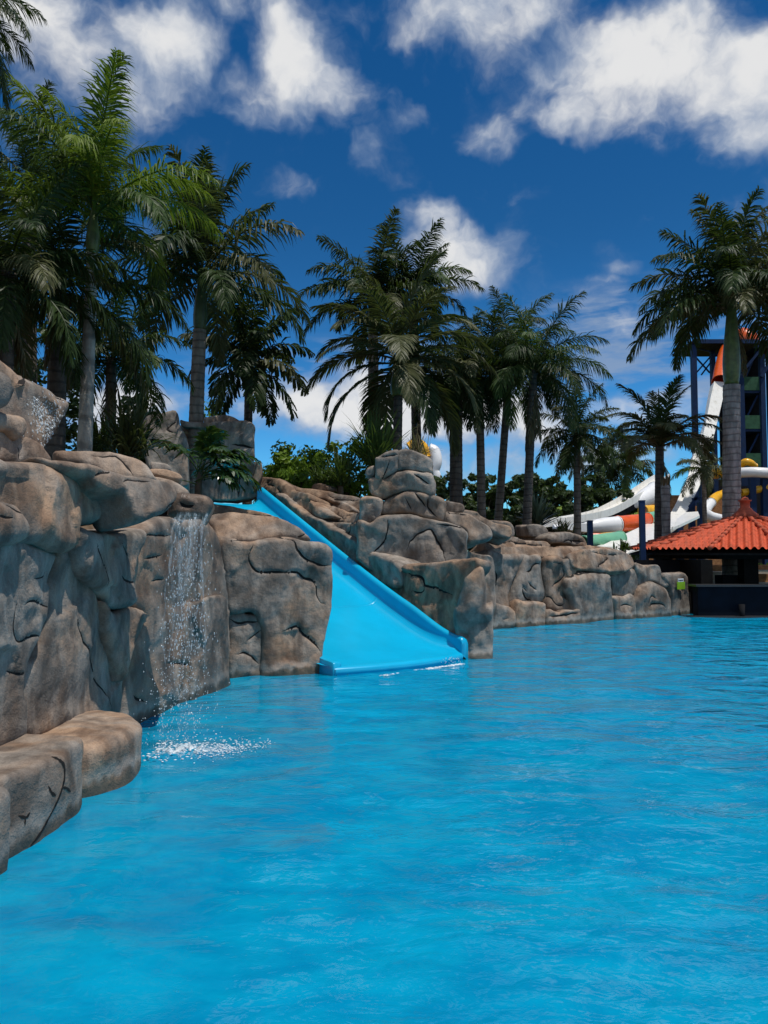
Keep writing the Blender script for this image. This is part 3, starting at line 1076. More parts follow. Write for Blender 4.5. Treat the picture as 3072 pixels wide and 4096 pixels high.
rock('fang', "hanging wedge of grey rock under the overhang, like a long face", 'L3',
     [(495, 615), (580, 640), (720, 655), (840, 630), (890, 640), (872, 740), (830, 860), (800, 950), (812, 1075), (750, 1105), (690, 1105), (645, 1010),
      (560, 945), (508, 850), (478, 740)], LW, t=.8, r=.14, tint=.05, shift=.06,
     cracks=[[4.5, (735, 700), (760, 760), (790, 830), (798, 895)], [(575, 700), (610, 820), (632, 900), (636, 985)], [4, (712, 905), (740, 930), (780, 948), (800, 930)]])
rock('heart', "heart shaped brown rock wedged below the hanging grey wedge", 'L3',
     [(640, 1060), (690, 1112), (722, 1118), (800, 1098), (892, 1140), (882, 1195), (842, 1290), (800, 1400), (775, 1500), (745, 1560), (735, 1470), (690, 1330), (665, 1200)],
     LW, t=.7, r=.13, tint=.45, shift=.03)
rock('behindfall', "broad brown rock face behind the falling water", 'L3',
     [(850, 640), (1000, 560), (1230, 555), (1292, 602), (1342, 680), (1362, 780), (1382, 920), (1398, 1080), (1386, 1300), (1388, 1550), (1180, 1640),
      (1000, 1720), (850, 1795), (715, 1790), (765, 1500), (845, 1280), (890, 1150), (800, 1080), (790, 950), (860, 740)],
     ((-2.8, 8.5), (-2.32, 11.5)), t=1.1, r=.22, tint=.52,
     cracks=[[2.5, (890, 805), (930, 800), (985, 788)], [2, (930, 945), (990, 930)], [3, (1000, 1440), (1060, 1436), (1120, 1445), (1175, 1425), (1190, 1490), (1195, 1540)], [3, (810, 1630), (830, 1655), (870, 1668)],
             [2.5, (880, 665), (960, 668), (1030, 668)]])
rock('fallpanel', "upright grey panel with an arched top beside the falling water", 'L3',
     [(1160, 1120), (1200, 1075), (1290, 1042), (1360, 1034), (1372, 1110), (1384, 1300), (1388, 1555), (1200, 1635), (1165, 1500)],
     ((-2.8, 8.5), (-2.32, 11.5)), t=.5, r=.09, tint=.15, shift=.09, cracks=[[3, (1235, 1270), (1232, 1280)]])
# ---- low ledge stones at the water's edge
rock_ledges = []


def ledge(key, label, foot, ztop, tint, cracks2=(), r=.075):
    """low block standing in the water: plan outline run up to ztop with rounded shoulders"""
    pl = smoothpath([Vector((x, y, 0)) for x, y in foot] + [Vector((foot[0][0], foot[0][1], 0))], 8)[:-1]
    cen = sum(pl, Vector()) / len(pl)
    levels = [(-1.3, 0), (-.1, 0), (.08, 0), (ztop * .45, .0), (ztop - r, 0)] + \
             [(ztop - r + r * math.sin(a), r * (1 - math.cos(a))) for a in (.35, .7, 1.05, 1.35, 1.57)]
    ring = []
    for i in range(len(pl)):
        a, b = pl[i], pl[(i + 1) % len(pl)]
        k = max(1, int((b - a).length / .035))
        ring += [a.lerp(b, m / k) for m in range(k)]
    seed = len(key) * 3.1 + ord(key[-1])
    vs, fs = [], []
    dense = []
    for i in range(len(levels) - 1):
        (z0, i0), (z1, i1) = levels[i], levels[i + 1]
        k = max(1, int(abs(z1 - z0) / .04))
        for m in range(k): dense.append((z0 + (z1 - z0) * m / k, i0 + (i1 - i0) * m / k))
    dense.append(levels[-1])
    for sc in (.9, .8, .68, .55, .4, .25, .1): dense.append((ztop + .02 * (1 - sc), -sc))
    n = len(ring)
    for z, ins in dense:
        for q in ring:
            d = (cen - q)
            L = d.length
            if ins >= 0: p = q + d / L * ins
            else: p = cen - (d / L) * max(0.01, (L - r)) * (-ins)
            nz = noise.fractal((p.x * 2.4, p.y * 2.4, z * 2.4 + seed), .9, 2, 4)
            p = p - d / L * nz * .032
            zz = z + (noise.fractal((p.x * 1.8, p.y * 1.8, seed), .9, 2, 3) * .03 if z > .2 else 0)
            vs.append(Vector((p.x, p.y, zz)))
    for j in range(len(dense) - 1):
        for i in range(n): fs.append((j * n + i, j * n + (i + 1) % n, (j + 1) * n + (i + 1) % n, (j + 1) * n + i))
    fs.append(tuple((len(dense) - 1) * n + i for i in range(n)))
    base = Vector((cen.x, cen.y, -.45))
    me = bpy.data.meshes.new("boulder")
    me.from_pydata([tuple(v - base) for v in vs], [], fs)
    bm = bmesh.new(); bm.from_mesh(me)
    bmesh.ops.recalc_face_normals(bm, faces=bm.faces)
    tree = BVHTree.FromBMesh(bm)
    bm.to_mesh(me); bm.free()
    # painted cracks laid 3 mm proud of the coat
    if cracks2:
        V2 = [v.co.copy() for v in me.vertices]; F2 = [tuple(p.vertices) for p in me.polygons]
        nb = len(F2)
        for c in cracks2:
            pts = smoothpath([Vector((p[0], p[1], 0)) for p in c], 12)
            prevp = None
            for k, p in enumerate(pts):
                rd = ray('L4', (p.x, p.y)).normalized()
                o_ = Vector((0, 0, CAM_Z)) - base
                loc, nor, idx, dd = tree.ray_cast(o_, rd)
                if loc is None: prevp = None; continue
                t_ = min(1, min(k, len(pts) - 1 - k) / 8 + .25)
                wd = .010 * t_ * (1 + .5 * noise.noise((k * .3, seed, 0)))
                if prevp is not None and (loc - prevp[0]).length < .25:
                    dr = (loc - prevp[0]).normalized()
                    sd_ = dr.cross(nor).normalized() * wd
                    b_ = len(V2)
                    if prevp[2] is None:
                        V2 += [prevp[0] + nor * .003 + sd_, prevp[0] + nor * .003 - sd_]
                        prevp = (prevp[0], prevp[1], (b_, b_ + 1)); b_ += 2
                    V2 += [loc + nor * .003 + sd_, loc + nor * .003 - sd_]
                    i0, i1 = prevp[2]
                    F2.append((i0, i1, b_ + 1, b_))
                    prevp = (loc, nor, (b_, b_ + 1))
                else: prevp = (loc, nor, None)
        me2 = bpy.data.meshes.new("boulder")
        me2.from_pydata([tuple(v) for v in V2], [], F2)
        me2.polygons.foreach_set("material_index", [0] * nb + [1] * (len(F2) - nb))
        me = me2
    me.materials.append(M['rock']); me.materials.append(M['crack'])
    o = link_mesh("boulder", me, None)
    o.location = base
    o["tint"] = tint
    tag(o, label, "boulder", RG)
    ROCKS[key] = o


ledge('edge0', "low grey stone cut off by the picture edge, in front of the cracked ledge stone", [(-2.3, 4.0), (-2.27, 4.55), (-2.36, 4.80), (-3.3, 4.85), (-3.3, 4.0)], .50, .15)
ledge('edge1', "low brown ledge stone with branching cracks at the water's edge", [(-2.36, 4.83), (-2.29, 5.1), (-2.22, 5.50), (-2.26, 5.88), (-2.42, 5.99), (-3.3, 6.05), (-3.3, 4.83)], .50, .45,
      [[(310, 795), (350, 810), (385, 850), (385, 940), (350, 1050), (290, 1170), (240, 1260), (180, 1335)], [(290, 970), (310, 1010), (335, 1030)], [(375, 980), (400, 985), (425, 1005)],
       [(110, 1150), (155, 1160), (180, 1130)], [(150, 1160), (150, 1210)]])
ledge('edge2', "low square ledge stone beside the white splash", [(-2.46, 6.02), (-2.30, 6.12), (-2.14, 6.55), (-2.20, 7.0), (-2.6, 7.5), (-3.3, 7.5), (-3.3, 6.0)], .40, .60, r=.10)

# ---- big block left of the slide
PW_ = ((-2.35, 11.62), (-1.0, 12.42))
rock('niche', "small square rock set in a niche under the big block", 'C',
     [(160, 1050), (250, 1043), (330, 1056), (336, 1110), (348, 1180), (356, 1385), (290, 1405), (160, 1405)], PW_, t=.7, r=.08, tint=.25, shift=-.12,
     cracks=[[3, (165, 1075), (210, 1092), (260, 1088), (325, 1088)], [3, (205, 1268), (240, 1258), (280, 1280), (322, 1318)], [2.5, (245, 1212), (262, 1218)], [2, (255, 1195), (300, 1160), (335, 1135)]])
rock('block', "big brown grey block beside the slide, carved with winding cracks", 'C',
     [(122, 640), (280, 642), (460, 622), (580, 640), (690, 660), (738, 695), (747, 780), (747, 900), (738, 1060), (702, 1180), (684, 1280), (672, 1370), (352, 1395),
      (352, 1200), (330, 1085), (290, 1038), (170, 1035), (142, 880)], PW_, t=.95, r=.17, tint=.42, amp=1.15,
     cracks=[[3.5, (300, 668), (275, 710), (280, 760), (320, 808), (400, 815), (470, 815), (545, 815), (590, 850), (640, 862), (655, 930), (675, 980), (695, 988)],
             [3.5, (470, 628), (520, 645), (545, 690), (580, 735), (640, 765), (690, 778), (725, 778)], [3.5, (448, 1143), (490, 1130), (545, 1118), (590, 1160), (640, 1210), (665, 1255)],
             [2.5, (170, 640), (300, 636), (420, 622), (500, 632)]])
rock('tanslab', "smooth tan slab lying on the big block beside the slide", 'C',
     [(45, 490), (250, 478), (400, 500), (470, 520), (545, 562), (590, 600), (602, 628), (470, 618), (280, 640), (110, 640), (80, 590)], ((-2.75, 12.75), (-1.2, 13.1)), t=.8,
     r=.14, tint=.75, lean=30, cracks=[[3, (540, 610), (570, 608), (585, 598)]])
rock('tanledge', "thin tan ledge along the water at the slide's upper end", 'C',
     [(50, 432), (160, 440), (250, 458), (300, 468), (400, 492), (440, 512), (330, 506), (200, 498), (40, 486)], ((-3.1, 14.0), (-1.9, 14.3)), t=.7, r=.07, tint=.85, lean=38,
     cracks=[[(110, 498), (200, 500), (300, 495), (430, 505)]])
# ---- planted rocks at the top of the slide
rock('sail', "sail shaped pale grey rock behind the strap leaved bush", 'L2',
     [(880, 1000), (960, 985), (1050, 958), (1078, 1005), (1092, 1060), (1130, 1150), (1140, 1260), (1125, 1420), (990, 1390), (890, 1300), (850, 1100)],
     ((-5.8, 17.9), (-4.4, 18.2)), t=1.2, r=.14, tint=.12, lean=10, cracks=[[(1075, 1020), (1010, 1080), (1060, 1110)], [(920, 1180), (1010, 1175), (1060, 1190)], [(1120, 1190), (1080, 1230), (1050, 1260)]])
rock('post', "upright grey pillar stone at the top of the slide", 'L2',
     [(1270, 1040), (1370, 1030), (1522, 1040), (1532, 1140), (1530, 1255), (1480, 1285), (1270, 1280), (1245, 1180), (1262, 1100)], ((-4.9, 20.2), (-3.2, 20.5)), t=1.3, r=.13, tint=.15,
     cracks=[[(1400, 1170), (1470, 1180), (1528, 1195)], [(1250, 1230), (1290, 1265), (1380, 1275)]])
rock('cap', "low domed brown stone on top of the grey pillar stone", 'L2',
     [(1225, 1015), (1290, 1000), (1340, 990), (1400, 1000), (1470, 1032), (1500, 1045), (1250, 1050)], ((-4.9, 20.5), (-3.2, 20.8)), t=1.0, r=.08, tint=.6, lean=10)
rock('plinth', "wide grey base rock with a dark vertical seam above the slide's blue pool", 'L2',
     [(1215, 1290), (1300, 1285), (1420, 1282), (1560, 1272), (1580, 1330), (1568, 1400), (1535, 1500), (1200, 1500), (1180, 1440), (1240, 1340)], ((-4.9, 20.0), (-3.2, 20.3)), t=1.4, r=.13,
     tint=.25, cracks=[[4, (1440, 1285), (1442, 1380), (1440, 1490)], [2.5, (1400, 1290), (1370, 1330), (1355, 1400)], [2.5, (1260, 1350), (1330, 1335), (1400, 1310)]])
rock('bridge', "slim brown lintel stone bridging two pale blocks under the tallest palm", 'L2',
     [(1085, 1020), (1130, 1032), (1260, 1036), (1275, 1050), (1265, 1068), (1120, 1064), (1090, 1056)], ((-5.1, 19.2), (-4.1, 19.3)), t=.6, r=.05, tint=.7)
rock('bridgepost', "pale tan block under the lintel stone behind the glossy plant", 'L2',
     [(1080, 1060), (1110, 1062), (1265, 1066), (1285, 1110), (1290, 1300), (1100, 1300)], ((-5.1, 19.6), (-4.1, 19.8)), t=.6, r=.08, tint=.45)
rock('ear', "narrow brown stone at the corner between the pillar and the hedge", 'E',
     [(1180, 690), (1215, 665), (1236, 720), (1232, 850), (1200, 940), (1150, 1030), (1120, 960), (1150, 800)], ((-3.5, 19.9), (-2.7, 20.0)), t=.8, r=.1, tint=.45)
# ---- strip of layered rocks along the slide's far wall
rock('strip1', "smooth tan boulder where the slide's wall begins", 'G',
     [(-70, 480), (20, 475), (85, 476), (150, 500), (190, 530), (210, 560), (330, 590), (335, 640), (300, 660), (240, 640), (200, 690), (60, 600), (-60, 560)],
     SLW, t=1.0, r=.13, tint=.95, shift=-.25, lean=18, cracks=[[(60, 490), (20, 520), (90, 545)], [(110, 560), (140, 590), (130, 610)]])
rock('strip2', "curled tan rock with a looping crack beside the slide", 'G',
     [(190, 640), (250, 615), (330, 630), (360, 660), (440, 715), (500, 750), (440, 780), (330, 740), (300, 720), (330, 810), (230, 720)],
     SLW, t=.9, r=.10, tint=.8, shift=-.15, lean=12, cracks=[[3, (235, 640), (300, 625), (350, 660)]])
rock('strip3', "rippled tan rock sheet between the slide and the stacked pillar", 'G',
     [(300, 670), (360, 650), (420, 700), (520, 690), (620, 720), (720, 740), (712, 800), (620, 830), (500, 780), (420, 750), (360, 780)],
     SLW, t=1.2, r=.10, tint=.9, shift=-.55, lean=35, cracks=[[3, (345, 670), (400, 690), (440, 720), (490, 700)], [3, (450, 740), (540, 755), (620, 790)], [2.5, (600, 765), (660, 750), (705, 742)]])
rock('strip4', "long flat tan layer below the hedge", 'G',
     [(190, 548), (330, 555), (480, 570), (600, 600), (725, 630), (722, 720), (640, 690), (540, 665), (480, 640), (330, 620)], ((-2.4, 19.4), (.8, 18.2)), t=1.4, r=.10, tint=.8, lean=32,
     cracks=[[(480, 610), (560, 640), (640, 640), (720, 655)]])
rock('strip5', "brown wedge of rock against the stacked pillar above the slide", 'G',
     [(455, 810), (540, 800), (640, 810), (695, 805), (700, 900), (700, 1080), (640, 1060), (560, 1000), (500, 940), (400, 870)], SLW, t=.9, r=.12, tint=.6, shift=-.1, lean=8,
     cracks=[[(650, 820), (645, 870), (615, 905)]])
rock('strip6', "low brown rock slope running down beside the slide wall", 'G',
     [(100, 590), (230, 680), (330, 750), (430, 795), (560, 880), (700, 960), (830, 1030), (1000, 1120), (1000, 1300), (820, 1230), (640, 1090), (460, 960), (230, 780), (100, 690)], SLW, t=.9, r=.10, tint=.4, shift=.03)
rock('hedgestone', "small pink brown stone on the flat layer below the hedge", 'G',
     [(358, 555), (380, 525), (440, 522), (480, 550), (475, 575), (390, 572)], ((-2.4, 20.4), (.8, 19.2)), t=.6, r=.06, tint=.7)
rock('whitestone', "small white capped stone on the rippled rock", 'G',
     [(500, 700), (530, 668), (590, 660), (640, 680), (660, 720), (560, 735)], SLW, t=.5, r=.06, tint=.5, shift=-.9, lean=15)
# ---- stacked pillar
PL = ((-.7, 16.75), (1.8, 16.45))
rock('top1', "tall upper stone of the stacked pillar with a thin slanting crack", 'G',
     [(825, 345), (860, 315), (930, 280), (1000, 274), (1010, 300), (990, 370), (985, 430), (900, 480), (880, 500), (835, 480)], PL, t=1.0, r=.12, tint=.4, shift=.05,
     cracks=[[2.5, (940, 350), (915, 420), (880, 490)], [2, (860, 330), (940, 320), (1000, 310)]])
rock('top2', "dark grey topmost stone on the stacked pillar's shoulder", 'G',
     [(1000, 300), (1015, 280), (1060, 268), (1130, 290), (1245, 330), (1250, 390), (1240, 448), (1130, 425), (1050, 425), (992, 432)], PL, t=1.0, r=.12, tint=.1, shift=-.03)
rock('top3', "fist sized brown lump on the side of the stacked pillar", 'G',
     [(762, 440), (775, 400), (820, 385), (835, 410), (830, 455), (800, 470), (770, 470)], PL, t=.6, r=.12, tint=.5, shift=-.15)
rock('tier2', "wide pinkish stone in the second tier of the stacked pillar", 'G',
     [(775, 490), (860, 480), (900, 485), (985, 435), (1080, 422), (1180, 440), (1252, 460), (1255, 600), (1150, 585), (1060, 575), (960, 600), (885, 640), (800, 610), (775, 570)], PL,
     t=1.2, r=.15, tint=.45, shift=.02, cracks=[[4, (1115, 455), (1160, 485), (1230, 528)]])
rock('tier3a', "grey cube of stone jutting from the pillar's third tier", 'G',
     [(712, 650), (740, 618), (800, 615), (880, 640), (885, 700), (850, 780), (780, 815), (708, 800)], PL, t=.9, r=.12, tint=.15, shift=.10)
rock('tier3b', "sloping tan stone with two slanting cracks in the pillar's third tier", 'G',
     [(880, 680), (910, 640), (1000, 600), (1080, 578), (1200, 600), (1330, 630), (1340, 700), (1335, 800), (1240, 790), (1060, 742), (870, 752)], PL, t=1.2, r=.14, tint=.6,
     cracks=[[3.5, (1120, 590), (1170, 650), (1205, 695)], [3, (1230, 615), (1215, 690), (1250, 735), (1290, 780)], [2, (1050, 625), (1080, 680), (1100, 720)]])
rock('pillarbase', "massive grey base of the stacked pillar with an arched crack", 'G',
     [(695, 810), (780, 815), (850, 765), (960, 750), (1060, 752), (1180, 775), (1290, 800), (1400, 820), (1500, 862), (1508, 960), (1505, 1080), (1440, 1180), (1300, 1240), (1090, 1290), (960, 1180),
      (800, 1180), (690, 1080)], ((-.7, 16.3), (1.8, 16.0)), t=1.6, r=.17, tint=.22, amp=1.2,
     cracks=[[3.5, (925, 770), (920, 860), (905, 930), (860, 990), (820, 1030), (812, 1050)], [3, (835, 1040), (880, 1050), (915, 1065), (945, 1060), (958, 1100)],
             [4, (1060, 1015), (1090, 950), (1140, 905), (1190, 875), (1245, 868), (1280, 930), (1310, 990), (1335, 1030), (1352, 1095)], [3, (1290, 825), (1360, 830), (1440, 845), (1500, 865)], [4, (1380, 1040), (1400, 1052)]])
rock('tanshelf', "tan shelf rock with a ragged crest at the foot of the pillar", 'C',
     [(1000, 800), (1130, 770), (1300, 758), (1510, 738), (1528, 790), (1478, 850), (1450, 1000), (1425, 1190), (1330, 1150), (1200, 1060), (1050, 930)],
     SLW, t=.45, r=.13, tint=.85, lean=6, cracks=[[3.5, (1115, 790), (1160, 825), (1215, 840), (1245, 885), (1310, 905), (1385, 940)], [2.5, (1245, 890), (1225, 925), (1170, 920)]])
rock('tanplate', "flat orange brown plate on top of the tan shelf rock", 'C',
     [(1110, 795), (1150, 768), (1300, 752), (1505, 735), (1528, 765), (1490, 800), (1420, 835), (1300, 830), (1190, 815)], ((.1, 15.6), (1.8, 14.7)), t=.35, r=.08, tint=1.0, lean=32, shift=-.05)
rock('sentinel', "rough upright grey boulder standing in the water at the slide's end", 'C',
     [(1525, 800), (1572, 790), (1592, 900), (1582, 1000), (1622, 1060), (1624, 1190), (1590, 1240), (1480, 1282), (1448, 1180), (1415, 1090), (1440, 980), (1475, 855)],
     ((1.3, 13.98), (2.4, 13.98)), t=1.2, r=.20, tint=.05, amp=1.6, zlow=.6)
rock('back1', "small square stone beside the pillar's third tier", 'G',
     [(1335, 655), (1400, 655), (1480, 680), (1475, 740), (1335, 740)], ((1.2, 18.2), (2.8, 18.4)), t=.8, r=.08, tint=.3)
rock('back2', "pale slanting slab behind the stacked pillar", 'G',
     [(1340, 735), (1440, 735), (1520, 745), (1600, 790), (1680, 840), (1690, 930), (1520, 955), (1505, 870), (1400, 820), (1345, 800)], ((1.3, 17.4), (3.0, 18.0)), t=1.0, r=.12, tint=.2, lean=12,
     cracks=[[3, (1345, 738), (1440, 742), (1520, 762)]])
rock('back3', "low brown stone under the slim palms behind the pillar", 'C',
     [(1450, 470), (1530, 475), (1560, 500), (1640, 540), (1720, 560), (1720, 620), (1640, 600), (1560, 540), (1450, 500)], ((1.9, 19.4), (3.6, 19.8)), t=.8, r=.09, tint=.6, lean=15)
# ---- long wall on the right
rock('walltop1', "layered flat ledge capping the long rock wall by the pillar", 'R',
     [(-90, 690), (60, 685), (150, 705), (290, 715), (300, 765), (150, 770), (-60, 790), (-90, 740)], RW, t=1.2, r=.09, tint=.7, shift=-.5, lean=30, cracks=[[(-40, 720), (80, 722), (200, 735), (290, 740)]])
rock('walltop2', "rippled tan ledge above the long wall's grey panels", 'R',
     [(-80, 770), (60, 745), (200, 755), (320, 750), (440, 770), (430, 820), (300, 815), (160, 815), (0, 815)], RW, t=1.0, r=.08, tint=.75, shift=-.18, lean=30)
rock('walltop3', "rounded brown boulder resting on top of the long wall", 'R',
     [(298, 705), (330, 678), (400, 662), (495, 672), (530, 705), (545, 750), (470, 745), (400, 728), (320, 740)], RW, t=1.0, r=.14, tint=.6, shift=-.7, cracks=[[3, (390, 735), (410, 715), (470, 718), (525, 722)]])
rock('walltop4', "broad tan cap rock with a dark ledge line beneath it", 'R',
     [(430, 790), (520, 765), (640, 755), (740, 775), (805, 798), (835, 840), (828, 880), (770, 905), (640, 905), (520, 895), (470, 880), (440, 840)], RW, t=1.0, r=.12, tint=.75, shift=.12, lean=18,
     cracks=[[3, (600, 880), (640, 850), (680, 825), (660, 820)], [2, (560, 790), (680, 800), (760, 800)]])
rock('walltop5', "thin tan flake lying over the broad cap rock", 'R',
     [(330, 755), (430, 748), (560, 745), (700, 760), (770, 790), (700, 805), (560, 795), (430, 790)], RW, t=.9, r=.06, tint=.9, shift=-.35, lean=38)
rock('backwall1', "dark brown stone behind the long wall under the shaggy palm", 'R',
     [(170, 625), (230, 612), (290, 640), (300, 690), (250, 705), (180, 690)], ((3.0, 21.8), (5.0, 22.6)), t=.7, r=.08, tint=.4)
rock('backwall2', "rounded grey brown stone at the pillar end of the long wall", 'R',
     [(-80, 600), (10, 592), (70, 605), (95, 650), (85, 695), (-20, 700), (-80, 690)], ((2.4, 20.8), (4.2, 21.5)), t=.8, r=.12, tint=.35, cracks=[[(20, 660), (30, 630), (60, 640)]])
rock('panel0', "narrow grey panel where the long wall meets the pillar", 'R',
     [(-330, 780), (-270, 770), (-100, 800), (-30, 830), (-20, 1000), (-30, 1180), (-110, 1260), (-330, 1270)], ((2.2, 18.7), (3.2, 19.5)), t=.9, r=.14, tint=.2, cracks=[[(-230, 900), (-200, 1000), (-215, 1100)]])
rock('panel1', "blue grey panel with a sweeping dark seam in the long wall", 'R',
     [(-60, 800), (40, 798), (120, 795), (160, 805), (150, 850), (110, 940), (64, 1060), (75, 1125), (20, 1180), (-60, 1180)], RW, t=.9, r=.24, amp=1.5, tint=-.05,
     cracks=[[3, (-30, 900), (-10, 940), (-25, 1000)]])
rock('panel2', "blue grey panel carved with arrow like cracks in the long wall", 'R',
     [(160, 812), (200, 805), (262, 808), (272, 900), (276, 1085), (200, 1105), (80, 1125), (66, 1070), (112, 945)], RW, t=.9, r=.24, amp=1.5, tint=-.05, shift=.03,
     cracks=[[2.5, (158, 905), (185, 905), (205, 870), (250, 852)], [2.5, (122, 990), (130, 1040), (155, 1075), (195, 1088)], [2.5, (162, 970), (190, 1000), (218, 1018)], [2.5, (128, 992), (150, 1030)]])
rock('panel3', "tan panel with a bulging lower lip in the long wall", 'R',
     [(275, 840), (320, 812), (400, 825), (440, 850), (425, 930), (430, 1000), (445, 1090), (485, 1160), (300, 1160), (278, 1000)], RW, t=.9, r=.24, amp=1.5, tint=.75, shift=-.02,
     cracks=[[2.5, (330, 850), (380, 870), (390, 930), (360, 970), (325, 1000)], [2.5, (275, 1068), (310, 1068), (335, 1105), (370, 1120), (395, 1105)]])
rock('panel3b', "small upright brown stone beside the tan panel", 'R',
     [(395, 850), (440, 825), (480, 870), (475, 920), (440, 960), (420, 930)], RW, t=.6, r=.10, tint=.6, shift=.07)
rock('foot1', "squat grey stone at the foot of the blue grey panels", 'R',
     [(-70, 1130), (30, 1115), (90, 1140), (105, 1215), (40, 1255), (-70, 1270)], RW, t=.8, r=.22, tint=.3, shift=.34, cracks=[[3, (20, 1205), (40, 1195)]])
rock('foot2', "squat pink brown stone with a pitted face at the wall's foot", 'R',
     [(105, 1120), (180, 1095), (272, 1098), (300, 1150), (302, 1215), (210, 1230), (110, 1240)], RW, t=.8, r=.24, tint=.55, shift=.30)
rock('foot3', "flat stepped tan stone at the wall's foot below the tan panel", 'R',
     [(292, 1170), (380, 1158), (480, 1145), (512, 1175), (495, 1215), (420, 1235), (305, 1245)], RW, t=.8, r=.16, tint=.7, shift=.36, cracks=[[2.5, (305, 1185), (400, 1180), (500, 1160)]])
rock('bulk', "largest smooth grey boulder in the long wall", 'R',
     [(438, 955), (520, 915), (620, 910), (695, 925), (705, 1010), (722, 1150), (695, 1200), (600, 1225), (512, 1200), (460, 1110), (432, 1010)], RW, t=1.0, r=.34, tint=.12, amp=1.4, shift=.26, cracks=[[2.5, (440, 950), (520, 920), (620, 908)]])
rock('panel4', "grey panel between the largest boulder and the round boulder", 'R',
     [(695, 925), (780, 905), (842, 895), (865, 1000), (858, 1045), (838, 1072), (712, 1058), (705, 1000)], RW, t=.8, r=.2, tint=-.05)
rock('foot4', "small pale stone low between two round boulders", 'R',
     [(708, 1062), (780, 1062), (845, 1080), (854, 1170), (730, 1190), (722, 1130)], RW, t=.8, r=.2, tint=.25, shift=.14, cracks=[[2, (750, 1120), (790, 1112), (820, 1125)]])
rock('round', "round topped boulder with an arched crack at the waterline", 'R',
     [(845, 1090), (865, 1045), (895, 1000), (950, 970), (1030, 998), (1062, 1060), (1078, 1120), (1075, 1180), (960, 1185), (870, 1200), (850, 1160)], RW, t=.9, r=.34, tint=.35, shift=.22,
     cracks=[[2.5, (925, 1100), (935, 1070), (955, 1062), (975, 1080)], [2.5, (925, 1125), (965, 1105), (1010, 1115), (1025, 1128)]])
rock('arch', "curved grey stone arching over the round topped boulder", 'R',
     [(838, 862), (900, 868), (990, 872), (1012, 930), (1050, 1000), (1020, 1000), (950, 962), (890, 985), (868, 1020)], RW, t=.9, r=.10, tint=.0)
rock('endstone', "rough end stone of the long wall carrying the lime green sign", 'R',
     [(1000, 925), (1100, 912), (1158, 925), (1172, 1000), (1182, 1100), (1195, 1180), (1080, 1190), (1072, 1080), (1045, 1000)], RW, t=1.0, r=.14, tint=.25)

for k_, v_ in (('spout', .9), ('fallpanel', .8), ('behindfall', .45)): ROCKS[k_]['wet'] = v_

